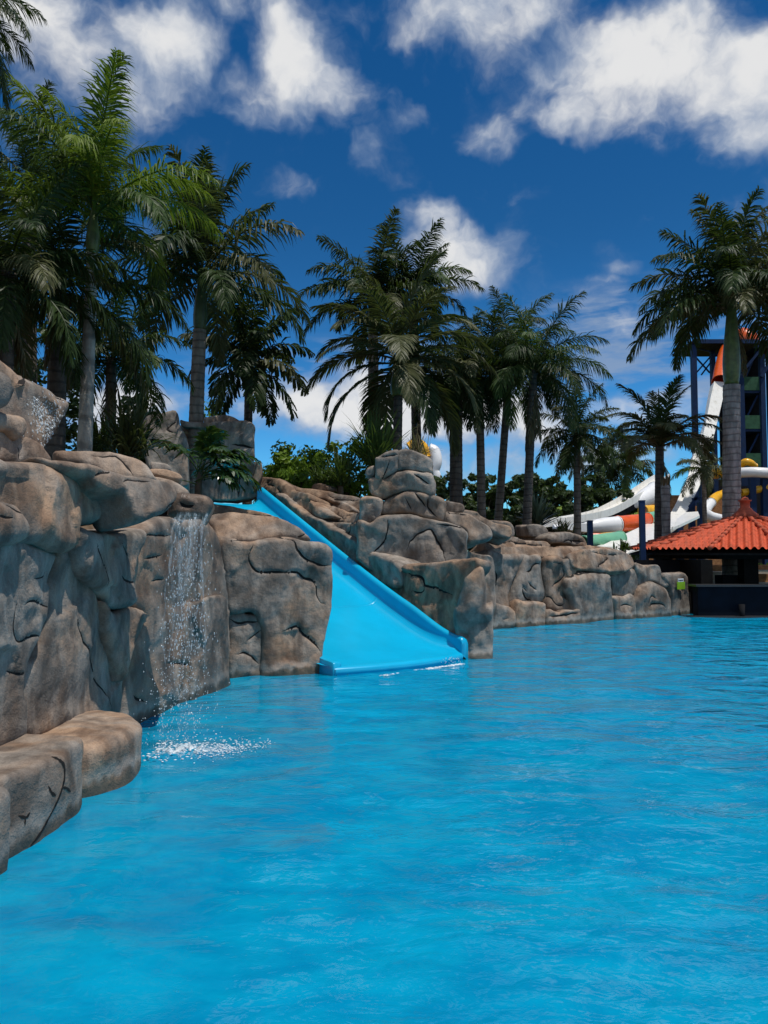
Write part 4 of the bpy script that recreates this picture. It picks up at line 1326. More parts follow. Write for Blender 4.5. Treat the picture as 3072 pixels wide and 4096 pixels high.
# ================================================================== BLUE SLIDE
def build_slide():
    base = LIP_C.copy()
    t = empty("pool_slide", base, "wide bright blue slide running down between rocks into the pool", "slide")
    wh, wt = .46, .15

    def pos(s, q, z): return LIP_C + E_RUN * s + E_LAT * q + Vector((0, 0, z))
    S = list(np.linspace(0, 7.15, 40))
    # floor with a coved foot to each wall
    cov = [(-.34 * (1 - math.sin(a)), .22 * (1 - math.cos(a))) for a in np.linspace(0, PI / 2, 6)]
    half = SL_W - wt
    prof = [(q, 0.0) for q in np.linspace(-half + .34, half - .34, 12)]
    prof += [(half + c[0], c[1]) for c in cov[1:]]
    left = [(-q, z) for q, z in reversed(prof[12:])]
    prof = left + prof
    rows, vs, fs = [], [], []
    for s in [-.10, -.05] + S + [7.6, 8.2, 9.0, 9.6]:
        zz = slide_z(s) - (.05 if s < -.07 else .012 if s < 0 else 0)
        if s > 7.15: zz = slide_z(7.15) - .02
        row = []
        for q, z in prof:
            bow = .22 * (1 - (q / half) ** 2) * (1 - sstep(0, .9, s)) * 1.0
            zc = z * (sstep(-.02, .35, s) if q > 0 else sstep(1.2, 2.2, s)) if s < 7.2 else 0
            row.append(len(vs)); vs.append(pos(s - bow, q - (.10 * (1 - sstep(1.2, 2.2, s)) * sstep(.02, .3, s) if q < -half + .1 else 0), zz + zc))
        rows.append(row)
    n = len(prof)
    # underside
    for row in list(rows):
        pass
    for i in range(len(rows) - 1):
        for k in range(n - 1): fs.append((rows[i][k], rows[i][k + 1], rows[i + 1][k + 1], rows[i + 1][k]))
    # turned-down lip
    e1 = []
    for k in rows[0]:
        e1.append(len(vs)); vs.append(vs[k] + Vector((0, 0, -.10)) + E_RUN * .02)
    e2 = []
    for k in rows[0]:
        e2.append(len(vs)); vs.append(vs[k] + Vector((0, 0, -.12)) + E_RUN * .45)
    for k in range(n - 1):
        fs.append((e1[k], e1[k + 1], rows[0][k + 1], rows[0][k]))
        fs.append((e2[k], e2[k + 1], e1[k + 1], e1[k]))
    mb = MB(); mb.add(vs, fs)
    o = mb.build("slide_floor", M['slide_blue'], t, smooth=True)
    for sj in (2.35, 4.75):
        mb = MB(); vs = []
        for q, z in prof:
            for ds, h_ in ((-.022, .002), (-.014, .007), (.014, .007), (.022, .002)):
                vs.append(pos(sj + ds, q, slide_z(sj + ds) + z + h_))
        mb.add(vs, [(4 * k + j, 4 * k + j + 1, 4 * k + j + 5, 4 * k + j + 4) for k in range(n - 1) for j in range(3)])
        mb.build("joint_strip", M['slide_blue'], t, smooth=True)
    # side walls, one each side, round topped
    for sgn in (1, -1):
        mb = MB()
        vs, fs = [], []
        capn = [(0, .0), (0, wh - .09)] + [(wt / 2 - wt / 2 * math.cos(a), wh - .09 + .09 * math.sin(a)) for a in np.linspace(.3, PI - .3, 6)] + [(wt, wh - .09), (wt, -.35)]
        rws = []
        for s in [-.07, -.045, 0.0, .05] + S[1:] + [7.22, 7.28]:
            k = 1.0
            hs = {-.07: .62, -.045: .86, 0.0: .97}.get(s, 1.0) * (.60 + .40 * sstep(-.1, 1.5, s))
            if sgn < 0: hs *= .30 + .70 * sstep(1.2, 2.4, s)
            if s > 7.2: hs = .8 if s > 7.25 else .93
            row = []
            for a, z in capn:
                zz = slide_z(s) + (z * hs if z > 0 else z)
                if z == 0: zz -= .05
                row.append(len(vs)); vs.append(pos(s, sgn * (half + a) + (.13 * (1 - sstep(1.0, 2.2, s)) if sgn < 0 else 0), max(zz, -.03)))
            rws.append(row)
        m = len(capn)
        for i in range(len(rws) - 1):
            for k in range(m - 1): fs.append((rws[i][k], rws[i][k + 1], rws[i + 1][k + 1], rws[i + 1][k]))
        fs.append(tuple(rws[0])); fs.append(tuple(reversed(rws[-1])))
        mb.add(vs, fs)
        o = mb.build("side_wall", M['slide_blue'], t, smooth=True)
        bm = bmesh.new(); bm.from_mesh(o.data); bmesh.ops.recalc_face_normals(bm, faces=bm.faces); bm.to_mesh(o.data); bm.free()
    return t


build_slide()

# ================================================================== FALLING WATER
ICO = None


def ico():
    global ICO
    if ICO is None:
        bm = bmesh.new()
        bmesh.ops.create_icosphere(bm, subdivisions=1, radius=1.0)
        ICO = ([v.co.copy() for v in bm.verts], [tuple(v.index for v in f.verts) for f in bm.faces])
        bm.free()
    return ICO


def blobs(mb, items):
    vs, fs = ico()
    for p, sx, sy, sz in items:
        mb.add([Vector((v.x * sx, v.y * sy, v.z * sz)) + p for v in vs], fs)


def build_waterfall():
    rr = random.Random(5)
    base = Vector((-2.0, 7.75, 0))
    t = empty("waterfall", base, "thin waterfall breaking into drops below the overhanging spout rock", "waterfall")
    ztop = 2.27
    mb = MB()
    for k in range(10):
        x0 = -2.10 + .34 * ((k + rr.random() * .7) / 10) ** 1.35
        y0 = 7.80 - rr.random() * .16
        L = rr.uniform(.7, 1.9)
        pts = []
        z = ztop + .02
        for i in range(10):
            f = i / 9
            pts.append(Vector((x0 + rr.gauss(0, .008) + .03 * math.sin(i * .9 + k) * f + (x0 + 1.92) * .25 * f, y0 - .20 * math.sqrt(f), z - L * f)))
        pts[0] += Vector((0, .10, .01))
        wd = rr.uniform(.012, .034)
        mb.tube(smoothpath(pts, 3), [wd * (1.0 - .75 * j / 27) * (.7 + .5 * rr.random()) for j in range(28)], 6)
    mb.build("water_strands", M['sheet'], t, smooth=True)
    # thin torn veil between the strands
    mb = MB()
    NX, NZ = 26, 90
    vs = []
    for j in range(NZ + 1):
        f = j / NZ
        for i in range(NX + 1):
            u = i / NX - .5
            wd = .27 + .22 * f
            x = -1.97 + .03 * f + u * wd + .012 * noise.noise((u * 6, f * 5, 2))
            vs.append((x, 7.80 - .22 * math.sqrt(f) + .035 * noise.noise((u * 9, f * 3, 7)), ztop + .02 - (ztop - .02) * f))
    mb.add(vs, [(j * (NX + 1) + i, j * (NX + 1) + i + 1, (j + 1) * (NX + 1) + i + 1, (j + 1) * (NX + 1) + i) for j in range(NZ) for i in range(NX)])
    mb.build("water_veil", M['veil'], t, smooth=True)
    mb = MB()
    it = []
    for i in range(1350):
        f = rr.random() ** .75
        z = ztop * (1 - f) + .02
        spread = .16 + .20 * f
        x = -1.93 + rr.gauss(0, spread * .48) - .05 * f
        y = 7.66 + rr.gauss(0, .08 + .08 * f) - .12 * f
        r = rr.uniform(.002, .0055) * (1.0 + .3 * rr.random())
        st = rr.uniform(1.0, 3.0) if f < .6 else rr.uniform(.8, 1.8)
        if f < .25: r *= .8; st *= 1.4
        it.append((Vector((x, y, z)), r, r, r * st))
    blobs(mb, it)
    o = mb.build("water_drops", M['droplet'], t, smooth=True)
    o["kind"] = "stuff"
    # where it lands
    mb = MB()
    it = []
    for i in range(1000):
        a = rr.random()
        x = -2.18 + 1.05 * a ** 1.1 + rr.gauss(0, .04)
        y = 7.45 + rr.gauss(0, .16) * (1 - .3 * a) + .10 * a
        r = rr.uniform(.003, .012) * (1.15 - .6 * a)
        it.append((Vector((x, y, rr.uniform(-.006, .012) + (abs(rr.gauss(0, .045)) if rr.random() < .5 else 0))), r * rr.uniform(1, 2.0), r, r * rr.uniform(.25, .6)))
    blobs(mb, it)
    nb0 = len(mb.f)
    vs, fs = [], []
    NX, NY = 90, 46
    for j in range(NY + 1):
        for i in range(NX + 1):
            u, v = i / NX, j / NY * 2 - 1
            x = -2.35 + 1.55 * u
            y = 7.42 + v * .42 * (1 - .35 * u) + .12 * u
            e = (1 - abs(v) ** 2) * min(1, u * 6) * (1 - u) ** .6
            z = .016 + .05 * e * (noise.fractal((x * 9, y * 9, 1), .9, 2, 3) + .35) + .014 * noise.noise((x * 30, y * 30, 4)) * e
            vs.append((x, y, max(z, -.01) if e > .02 else -.01))
    for j in range(NY):
        for i in range(NX): fs.append((j * (NX + 1) + i, j * (NX + 1) + i + 1, (j + 1) * (NX + 1) + i + 1, (j + 1) * (NX + 1) + i))
    mb.add(vs, fs, 1)
    o = mb.build("splash_foam", [M['foam'], M['foam_sheet']], loc=base, smooth=True)
    tag(o, "white foam patch where the waterfall lands beside the low ledge stones", "foam", kind="stuff")
    # drip line under the slide's lip
    mb = MB(); it = []
    for i in range(420):
        a = rr.random() ** .8
        p = LIP_L.lerp(LIP_R, .22 + .62 * a) - E_RUN * (.50 + .10 * rr.random() - .12 * a)
        r = rr.uniform(.004, .014)
        it.append((p + Vector((0, 0, rr.uniform(-.003, .007))), r * rr.uniform(1.2, 3), r, r * .4))
    for i in range(160):
        p = LIP_L.lerp(LIP_R, rr.uniform(.45, .88)) - E_RUN * (.20 + .06 * rr.random())
        r = rr.uniform(.003, .006)
        it.append((p + Vector((0, 0, rr.uniform(.0, .10))), r, r, r * 2))
    blobs(mb, it)
    o = mb.build("drip_foam", M['foam'], loc=LIP_C, smooth=True)
    tag(o, "thin white line of drips on the water under the blue slide's lip", "foam", kind="stuff")
    # trickle on the head boulder
    dg = bpy.context.evaluated_depsgraph_get(); dg.update()
    h = ROCKS['head']
    bvh = BVHTree.FromPolygons([h.matrix_world @ v.co for v in h.data.vertices] if False else [v.co + h.location for v in h.data.vertices],
                               [tuple(p.vertices) for p in h.data.polygons])
    mb = MB(); it = []
    C0 = Vector((0, 0, CAM_Z))
    for i in range(620):
        f = rr.random()
        a = (210 + 120 * f + rr.gauss(0, 28), 900 + 320 * f + rr.gauss(0, 14)) if rr.random() < .45 else (300 + rr.gauss(0, 55), 1040 + rr.gauss(0, 85))
        loc, nor, idx, d = bvh.ray_cast(C0, ray('L2', a).normalized())
        if loc is None: continue
        r = rr.uniform(.003, .008)
        it.append((loc + nor * .004 * rr.random(), r * rr.uniform(.6, 1.6), r, r * rr.uniform(.8, 2.2)))
    blobs(mb, it)
    o = mb.build("water_trickle", M['droplet'], loc=h.location, smooth=True)
    tag(o, "glittering water trickle running down the big smooth tan boulder", "trickle", kind="stuff")


build_waterfall()

# ================================================================== PALMS
FROND = {}
STY = {  # length, pairs, leaflet length, width, vertical scatter deg, V deg, leaf droop, bend deg, forward angle
    'royal': dict(L=3.1, n=84, ll=.70, w=.050, vj=30, V=6, dr=.80, bend=84, a0=70, a1=36),
    'feather': dict(L=2.7, n=92, ll=.64, w=.030, vj=26, V=6, dr=.90, bend=88, a0=68, a1=32),
    'fan_flat': dict(L=2.9, n=76, ll=.66, w=.050, vj=5, V=14, dr=.50, bend=84, a0=60, a1=28),
    'fishtail': dict(L=2.2, n=52, ll=.48, w=.062, vj=30, V=4, dr=.75, bend=75, a0=66, a1=38),
    'dead': dict(L=2.3, n=50, ll=.50, w=.035, vj=30, V=-15, dr=1.3, bend=30, a0=50, a1=25),
    'philo': dict(L=1.05, n=11, ll=.34, w=.085, vj=8, V=8, dr=.55, bend=70, a0=70, a1=25),
    'cycad': dict(L=1.5, n=44, ll=.22, w=.020, vj=6, V=30, dr=.2, bend=55, a0=62, a1=40),
}


def frond_mesh(style, elev, seed, mat):
    key = (style, elev, seed, mat)
    if key in FROND: return FROND[key]
    st = STY[style]
    rr = random.Random(hash((style, elev, seed)) if False else sum(map(ord, style)) * 31 + elev * 7 + seed * 101)
    L = st['L']
    K = 18
    up = math.radians(elev)
    bend = math.radians(st['bend']) * (1.0 if elev > -30 else .4) * (.55 if elev > 65 else 1.0) * rr.uniform(.85, 1.2)
    side = rr.uniform(-.16, .16)
    pts, tan = [Vector((0, 0, 0))], []
    for i in range(K):
        f = i / (K - 1)
        a = up - bend * f ** 1.35
        a = max(a, math.radians(-84))
        yaw = side * f * f
        d = Vector((math.cos(a) * math.cos(yaw), math.cos(a) * math.sin(yaw), math.sin(a)))
        tan.append(d)
        pts.append(pts[-1] + d * L / K)
    pts = pts[:K]
    mb = MB()
    mb.tube(pts, [.026 * L / 2.8 * (1 - .88 * i / (K - 1)) + .002 for i in range(K)], 4, caps=False)

    def along(f):
        x = f * (K - 1); i = min(K - 2, int(x)); return pts[i].lerp(pts[i + 1], x - i), tan[i].lerp(tan[i + 1], x - i).normalized()
    f0 = .12 if style not in ('philo',) else .45
    for i in range(st['n']):
        f = f0 + (1 - f0) * (i + rr.random() * .7) / st['n']
        if f > .995: f = .995
        g = (f - f0) / (1 - f0)
        p, T = along(f)
        S0 = Vector((0, 0, 1)).cross(T)
        if S0.length < .1: S0 = Vector((0, 1, 0))
        S0.normalize()
        U0 = T.cross(S0)
        for sg in (1, -1):
            if rr.random() < .03: continue
            prof = math.sin(PI * min(1, .16 + .80 * g)) ** .7
            l = st['ll'] * prof * rr.uniform(.82, 1.12)
            ang = math.radians(st['a0'] + (st['a1'] - st['a0']) * g + rr.gauss(0, 5))
            v = math.radians(st['V'] + rr.gauss(0, st['vj'] * .7))
            d0 = (T * math.cos(ang) + (S0 * sg * math.cos(v) + U0 * math.sin(v)) * math.sin(ang)).normalized()
            drp = st['dr'] * rr.uniform(.6, 1.3)
            if elev < -35: drp *= 1.3
            c = [p]
            d = d0.copy()
            nseg = 3 if style not in ('cycad',) else 2
            for k in range(nseg):
                d = (d + Vector((0, 0, -1)) * drp * .36 * (k + .6)).normalized()
                c.append(c[-1] + d * l / nseg)
            nb = d0.cross(T)
            if nb.length < .05: nb = U0.copy()
            nb.normalize()
            wv = nb.cross(d0).normalized()
            wv = (wv * math.cos(.5) + nb * math.sin(.5) * rr.uniform(-1, 1)).normalized()
            w = st['w'] * rr.uniform(.8, 1.2) * (.7 + .3 * prof)
            if style == 'fishtail': ws = [.25, .7, 1.15, .9]
            elif style == 'philo': ws = [.8, 1.0, .8, .15]
            elif nseg == 2: ws = [.6, 1, .1]
            else: ws = [.55, 1.0, .75, .06]
            ws = [x * w / 2 for x in ws]
            vs = []
            for q, x in zip(c, ws): vs += [q + wv * x, q - wv * x]
            if style == 'fishtail': vs[-1] += d * l * .15
            mb.add(vs, [(2 * k, 2 * k + 1, 2 * k + 3, 2 * k + 2) for k in range(nseg)])
    me = bpy.data.meshes.new("frond")
    me.from_pydata(mb.v, [], mb.f)
    me.materials.append(M[mat])
    FROND[key] = me
    return me


def add_frond(parent, loc, azim, style, elev, seed, mat, scale=1.0, name="frond", roll=0.0, label=None):
    me = frond_mesh(style, elev, seed % 3, mat)
    o = bpy.data.objects.new(name, me)
    COL.objects.link(o)
    o.parent = parent
    o.location = loc
    o.rotation_euler = (roll, 0, azim)
    o.scale = (scale, scale, scale)
    if label: o["label"] = label
    return o


def palm(label, base, crown, d, r0, r1, style, mats, fr, shaft=0.0, shaft_r=None, trunk='trunk_grey', scale=1.0, bend=0.0, group="palm trees around the pool",
         spear=False, dead=0, db=None, seed=0, cat="palm tree", bulge=0.0, shaft_mat='shaft', zbase=None, droopdead=-72):
    """fr: list of (elevation, count). base, crown in D pixels at distance d"""
    rr = random.Random(seed * 77 + 5)
    b3 = at('D', base[0], base[1], db or d)
    c3 = at('D', crown[0], crown[1], d)
    gz = ground_z(b3.x, b3.y) - .15
    b3.z = gz if zbase is None else zbase
    t = empty("palm_tree", b3, label, cat, group)
    H = (c3 - b3).length
    path = []
    nn = 22
    for i in range(nn + 1):
        f = i / nn
        p = b3.lerp(c3, f)
        p.x += bend * math.sin(PI * f)
        path.append(p)
    sh = shaft
    cut = max(.2, 1 - sh / H)
    tp = [p for i, p in enumerate(path) if i / nn <= cut + 1e-6]
    endp = b3.lerp(c3, cut); endp.x += bend * math.sin(PI * cut)
    if (tp[-1] - endp).length > 1e-3: tp.append(endp)
    fine = smoothpath(tp, 5)
    rad = []
    for i, p in enumerate(fine):
        f = i / (len(fine) - 1)
        r = r0 + (r1 - r0) * f
        r *= 1 + .35 * math.exp(-f * H * 2.2) + bulge * math.exp(-((f - .4) / .25) ** 2)
        r *= 1 + .02 * math.sin(i * 2.3) + .015 * rr.random()
        rad.append(r)
    mb = MB(); mb.tube(fine, rad, 14)
    mb.build("trunk", M[trunk], t, smooth=True)
    if sh > 0:
        sr = shaft_r or r1 * 1.15
        sp = [endp.lerp(c3, k / 8) for k in range(9)]
        prof = [.92, 1.12, 1.18, 1.12, 1.0, .86, .74, .62, .45]
        mb = MB(); mb.tube(smoothpath(sp, 3), [sr * np.interp(k / 24, np.linspace(0, 1, 9), prof) for k in range(25)], 12)
        mb.build("crownshaft", M[shaft_mat], t, smooth=True)
    loc = c3 - b3
    k = 0
    for elev, cnt in fr:
        off = rr.random() * 6.28
        for j in range(cnt):
            a = off + 2 * PI * j / cnt + rr.gauss(0, .16)
            m = mats[0] if rr.random() < .75 or len(mats) == 1 else mats[1 + rr.randrange(len(mats) - 1)]
            down = max(0, (60 - elev)) / 100 * min(sh, .6) * .5
            add_frond(t, loc - Vector((0, 0, down + rr.random() * .06)), a, style, elev, rr.randrange(3), m, scale * rr.uniform(.88, 1.08), roll=rr.gauss(0, .05))
            k += 1
    for j in range(dead):
        add_frond(t, loc - Vector((0, 0, .12 + .3 * rr.random())), rr.random() * 6.28, 'dead', droopdead, rr.randrange(3), 'leaf_dead', scale * rr.uniform(.75, 1.05), name="dry_frond",
                  label="dry hanging frond")
    if spear:
        s0 = c3; ln = spear
        mb = MB(); mb.tube([s0 + Vector((0, 0, ln * q)) for q in (0, .3, .7, 1)], [.05, .07, .05, .012], 6)
        mb.build("spear_leaf", M[mats[0]], t, smooth=True)
    return t


FULL = [(86, 2), (68, 4), (45, 6), (20, 6), (-8, 5), (-32, 3)]
ROYAL = [(88, 3), (66, 4), (42, 6), (16, 6), (-12, 6)]
# -- left group
palm("feathery bright green palm with a tall pale ringed trunk over the rocks", (180, 985), (203, 450), 12.2, .125, .085, 'feather', ['leaf_bright', 'leaf_mid'],
     [(88, 3), (72, 4), (54, 5), (38, 6), (22, 3)], shaft=.75, shaft_r=.095, trunk='trunk_pale', scale=.90, seed=1, shaft_mat='shaft')
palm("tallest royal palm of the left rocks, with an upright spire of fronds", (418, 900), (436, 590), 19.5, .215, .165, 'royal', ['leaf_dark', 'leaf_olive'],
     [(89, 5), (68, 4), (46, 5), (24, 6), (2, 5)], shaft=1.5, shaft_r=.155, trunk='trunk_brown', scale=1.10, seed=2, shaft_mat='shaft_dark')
palm("small palm with ragged fishtail fronds behind the grey pillar stone", (535, 920), (538, 770), 23.0, .15, .12, 'fishtail', ['leaf_dark', 'leaf_olive'],
     [(86, 3), (66, 5), (40, 6), (12, 6), (-20, 5)], shaft=.75, shaft_r=.16, trunk='trunk_dark', scale=1.05, seed=3)
palm("dark palm with arching fronds close behind the pale ringed trunk", (240, 975), (240, 775), 15.5, .12, .10, 'royal', ['leaf_dark', 'leaf_mid'],
     [(70, 3), (45, 5), (18, 6), (-10, 6)], trunk='trunk_dark', scale=.62, seed=4, dead=3)
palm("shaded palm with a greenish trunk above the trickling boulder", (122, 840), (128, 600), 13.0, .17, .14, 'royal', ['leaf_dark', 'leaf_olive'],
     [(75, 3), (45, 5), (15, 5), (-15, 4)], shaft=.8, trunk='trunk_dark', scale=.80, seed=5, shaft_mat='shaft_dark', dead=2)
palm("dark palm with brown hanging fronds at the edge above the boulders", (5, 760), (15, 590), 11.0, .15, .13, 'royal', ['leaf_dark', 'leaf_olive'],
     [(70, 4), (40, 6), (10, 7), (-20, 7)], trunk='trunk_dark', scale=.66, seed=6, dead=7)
palm("mid green palm whose crown rises behind the feathery bright palm", (70, 900), (62, 395), 16.0, .16, .13, 'feather', ['leaf_mid', 'leaf_dark'],
     [(80, 3), (58, 4), (32, 4), (10, 3)], trunk='trunk_dark', scale=.90, seed=7, shaft=.6)
palm("palm reaching in from outside with long dark drooping fronds high up", (-290, 900), (-125, 10), 8.6, .16, .12, 'feather', ['leaf_dark', 'leaf_olive'],
     [(70, 3), (40, 7), (12, 7), (-18, 6)], trunk='trunk_grey', scale=.52, seed=19)
# -- centre group
palm("palm with broad flat spreading fronds just behind the stacked pillar", (853, 985), (862, 770), 21.8, .155, .125, 'fan_flat', ['leaf_olive', 'leaf_dark'],
     [(84, 2), (62, 5), (44, 5), (22, 6), (0, 5), (-18, 4)], shaft=1.15, shaft_r=.20, trunk='trunk_dark', scale=1.16, seed=8)
palm("dark royal palm standing behind the broad fronded palm", (808, 930), (806, 640), 25.5, .20, .17, 'royal', ['leaf_dark', 'leaf_olive'],
     [(66, 4), (46, 5), (22, 5), (0, 4)], shaft=1.3, shaft_r=.19, trunk='trunk_brown', scale=1.0, seed=9)
palm("royal palm with a high crown between the broad palm and the shaggy pair", (905, 1000), (893, 630), 26.0, .18, .15, 'royal', ['leaf_dark', 'leaf_mid'],
     [(72, 4), (52, 5), (30, 6), (8, 5)], shaft=1.0, trunk='trunk_dark', scale=.86, seed=10)
palm("thick shaggy palm wrapped in hanging dry fronds", (985, 1085), (985, 800), 24.5, .22, .19, 'royal', ['leaf_dark', 'leaf_olive'],
     [(70, 3), (40, 5), (12, 6), (-18, 6), (-50, 6)], trunk='trunk_dark', scale=.78, seed=11, dead=14, droopdead=-80)
palm("slim palm with a straight dark trunk next to the shaggy one", (1042, 1130), (1035, 800), 25.5, .15, .125, 'feather', ['leaf_dark', 'leaf_mid'],
     [(72, 3), (54, 5), (30, 6), (4, 6), (-20, 4)], trunk='trunk_brown', scale=.92, seed=12, shaft=.6, shaft_mat='shaft_dark')
palm("slim palm with a slightly leaning trunk and a tall feathery crown", (1068, 1135), (1102, 770), 26.5, .15, .12, 'feather', ['leaf_mid', 'leaf_dark'],
     [(74, 4), (56, 5), (34, 6), (10, 6), (-16, 4)], trunk='trunk_brown', scale=1.05, seed=13, shaft=.6)
palm("palm with a shaggy skirt of dry fronds and wide arching crown", (1133, 1165), (1152, 800), 24.0, .15, .12, 'feather', ['leaf_dark', 'leaf_mid'],
     [(72, 4), (54, 5), (32, 6), (8, 6), (-18, 5)], trunk='trunk_dark', scale=1.05, seed=14, dead=8, droopdead=-80)
palm("low palm with drooping fronds between the shaggy skirt and the blue posts", (1247, 1155), (1246, 935), 26.0, .13, .11, 'royal', ['leaf_dark', 'leaf_olive'],
     [(80, 3), (50, 5), (22, 6), (-6, 6), (-35, 3)], trunk='trunk_brown', scale=.66, seed=15, dead=2)
palm("bushy palm with a dark upright spear and a pale hanging dead frond", (1420, 1180), (1425, 965), 30.0, .185, .16, 'fan_flat', ['leaf_olive', 'leaf_dark'],
     [(80, 4), (60, 5), (40, 6), (22, 6)], trunk='trunk_dark', scale=1.06, seed=16, spear=2.3, dead=2, droopdead=-72)
palm("huge royal palm with a grey trunk rising behind the tiled kiosk roof", (1580, 1262), (1580, 645), 28.5, .335, .30, 'royal', ['leaf_dark', 'leaf_olive'],
     [(89, 5), (68, 5), (46, 8), (26, 9), (8, 7)], shaft=3.3, shaft_r=.27, trunk='trunk_grey', scale=1.45, seed=17, shaft_mat='shaft', dead=1, droopdead=-60)
palm("brighter green palm half cut off beyond the huge royal palm", (1740, 1250), (1735, 590), 31.0, .2, .17, 'royal', ['leaf_mid', 'leaf_bright'],
     [(84, 4), (60, 6), (34, 7), (8, 7)], trunk='trunk_grey', scale=1.05, seed=18)
palm("small sunlit palm beyond the white water slide run", (1352, 1120), (1352, 1003), 70.0, .2, .17, 'royal', ['leaf_mid', 'leaf_olive'],
     [(80, 3), (50, 5), (20, 6), (-10, 5)], trunk='trunk_brown', scale=1.40, seed=20)
palm("small yellowish palm crown in front of the twin white chutes", (1522, 1110), (1520, 1012), 60.0, .18, .16, 'royal', ['leaf_olive', 'leaf_bright'],
     [(75, 3), (45, 5), (15, 6), (-14, 5)], trunk='trunk_brown', scale=1.05, seed=21)
palm("small distant palm over the dark trees by the sunlit one", (1300, 1100), (1302, 1010), 72.0, .2, .17, 'royal', ['leaf_dark', 'leaf_mid'],
     [(75, 3), (45, 5), (15, 6), (-14, 5)], trunk='trunk_dark', scale=1.3, seed=22, dead=2)

# dead stub of a palm beside the bushy one
def stub():
    b = at('D', 1440, 1180, 29.2); b.z = ground_z(b.x, b.y) - .1
    c = at('D', 1437, 1040, 29.2)
    t = empty("palm_stump", b, "bare dead palm trunk beside the bushy palm with the spear", "palm trunk")
    mb = MB(); n = 14
    pts = [b.lerp(c, i / n) for i in range(n + 1)]
    mb.tube(pts, [.165 + .012 * math.sin(i * 2.1) for i in range(n + 1)], 12)
    mb.build("trunk", M['trunk_grey'], t, smooth=True)
    rr = random.Random(3)
    mb = MB()
    for k in range(14):
        a = rr.random() * 6.28
        d = Vector((math.cos(a), math.sin(a), 0))
        p0 = c + d * .1
        mb.tube([p0 - Vector((0, 0, .35)), p0 + d * .05 + Vector((0, 0, .05)), p0 + d * .10 + Vector((0, 0, rr.uniform(.1, .3)))], [.05, .045, .01], 5)
    mb.build("fibre_sheath", M['leaf_dead'], t, smooth=True)


stub()


# ================================================================== SMALL PLANTS
def strap_bush(label, x, y, d, n, ln, wd, mat, seed, spread=(25, 85), zb=None, group=None, droop=.9, name="strap_leaf_bush", cat="bush"):
    rr = random.Random(seed)
    b = at('D', x, y, d)
    if zb is not None: b.z = zb
    t = empty(name, b, label, cat, group)
    mb = MB()
    for i in range(n):
        a = rr.random() * 6.28
        e = math.radians(rr.uniform(*spread))
        L = ln * rr.uniform(.6, 1.15)
        p = Vector((rr.gauss(0, .10), rr.gauss(0, .10), 0)) + b
        dd = Vector((math.cos(a) * math.cos(e), math.sin(a) * math.cos(e), math.sin(e)))
        sd_ = dd.cross(Vector((0, 0, 1))).normalized()
        w = wd * rr.uniform(.7, 1.2)
        vs = []
        K = 5
        for k in range(K + 1):
            f = k / K
            ww = w * (.6 + .8 * f if f < .5 else 2.0 * (1 - f)) * .5 + .001
            vs += [p + sd_ * ww, p - sd_ * ww]
            p = p + dd * L / K
            dd = (dd + Vector((0, 0, -droop * .16 * (k + .5)))).normalized()
        mb.add(vs, [(2 * k, 2 * k + 1, 2 * k + 3, 2 * k + 2) for k in range(K)])
    o = mb.build("leaves", M[mat], t)
    mb = MB(); mb.tube([b - Vector((0, 0, .5)), b, b + Vector((0, 0, .15))], [.09, .08, .03], 8)
    mb.build("stem", M['bark'], t, smooth=True)
    return t


strap_bush("strap leaved olive bush in front of the sail shaped rock", 283, 985, 13.5, 190, 1.15, .045, 'leaf_olive', 1, (20, 88))
strap_bush("strap leaved bush in shade beside the pale ringed trunk", 215, 985, 14.5, 110, .95, .04, 'leaf_dark', 2, (25, 88))
strap_bush("spiky green clump rising behind the stacked pillar", 815, 1010, 20.0, 170, 1.55, .05, 'leaf_mid', 3, (30, 88), droop=.5)
strap_bush("spiky dark clump at the foot of the hedge by the pillar", 735, 1050, 20.5, 120, 1.15, .05, 'leaf_mid', 4, (20, 85), droop=.6)
strap_bush("low spiky tuft on the flat layer below the hedge", 690, 1045, 20.6, 90, .85, .04, 'leaf_mid', 5, (15, 80), droop=.7)
strap_bush("silvery fan leaved plant under the slim palms", 1160, 1135, 27.0, 130, 1.15, .11, 'leaf_grey', 6, (15, 85), droop=.3)
strap_bush("small dark tuft on top of the long wall beside the kiosk roof", 1347, 1188, 25.0, 90, .38, .06, 'leaf_mid', 7, (10, 85), droop=.9)
strap_bush("low grey green tuft where the white run meets the rocks", 1215, 1150, 25.5, 90, .55, .04, 'leaf_olive', 8, (10, 80), droop=.9)
strap_bush("yellow orange tipped palm seedling on the pillar's top", 900, 985, 18.2, 60, .72, .03, 'leaf_dead', 9, (15, 88), droop=.4)


def philodendron():
    b = at('D', 428, 1062, 13.6)
    t = empty("philodendron", b, "glossy deeply lobed plant arching over the rocks by the blue pool", "plant")
    rr = random.Random(4)
    mb = MB(); mb.tube([b - Vector((0, 0, .5)), b + Vector((0, 0, .1)), b + Vector((.04, 0, .35))], [.07, .065, .05], 8)
    mb.build("stem", M['bark'], t, smooth=True)
    for i in range(24):
        e = [78, 60, 42, 20][i % 4]
        a = rr.uniform(-.9, PI + .9) if i % 3 else rr.random() * 6.28
        add_frond(t, Vector((rr.gauss(0, .04), rr.gauss(0, .04), .1 + .25 * rr.random())), a if i > 9 else rr.uniform(-.7, .5), 'philo', e, i, 'leaf_philo', rr.uniform(.85, 1.2), name="leaf")
    return t


philodendron()

# ================================================================== BROADLEAF TREES
LEAFC = {}


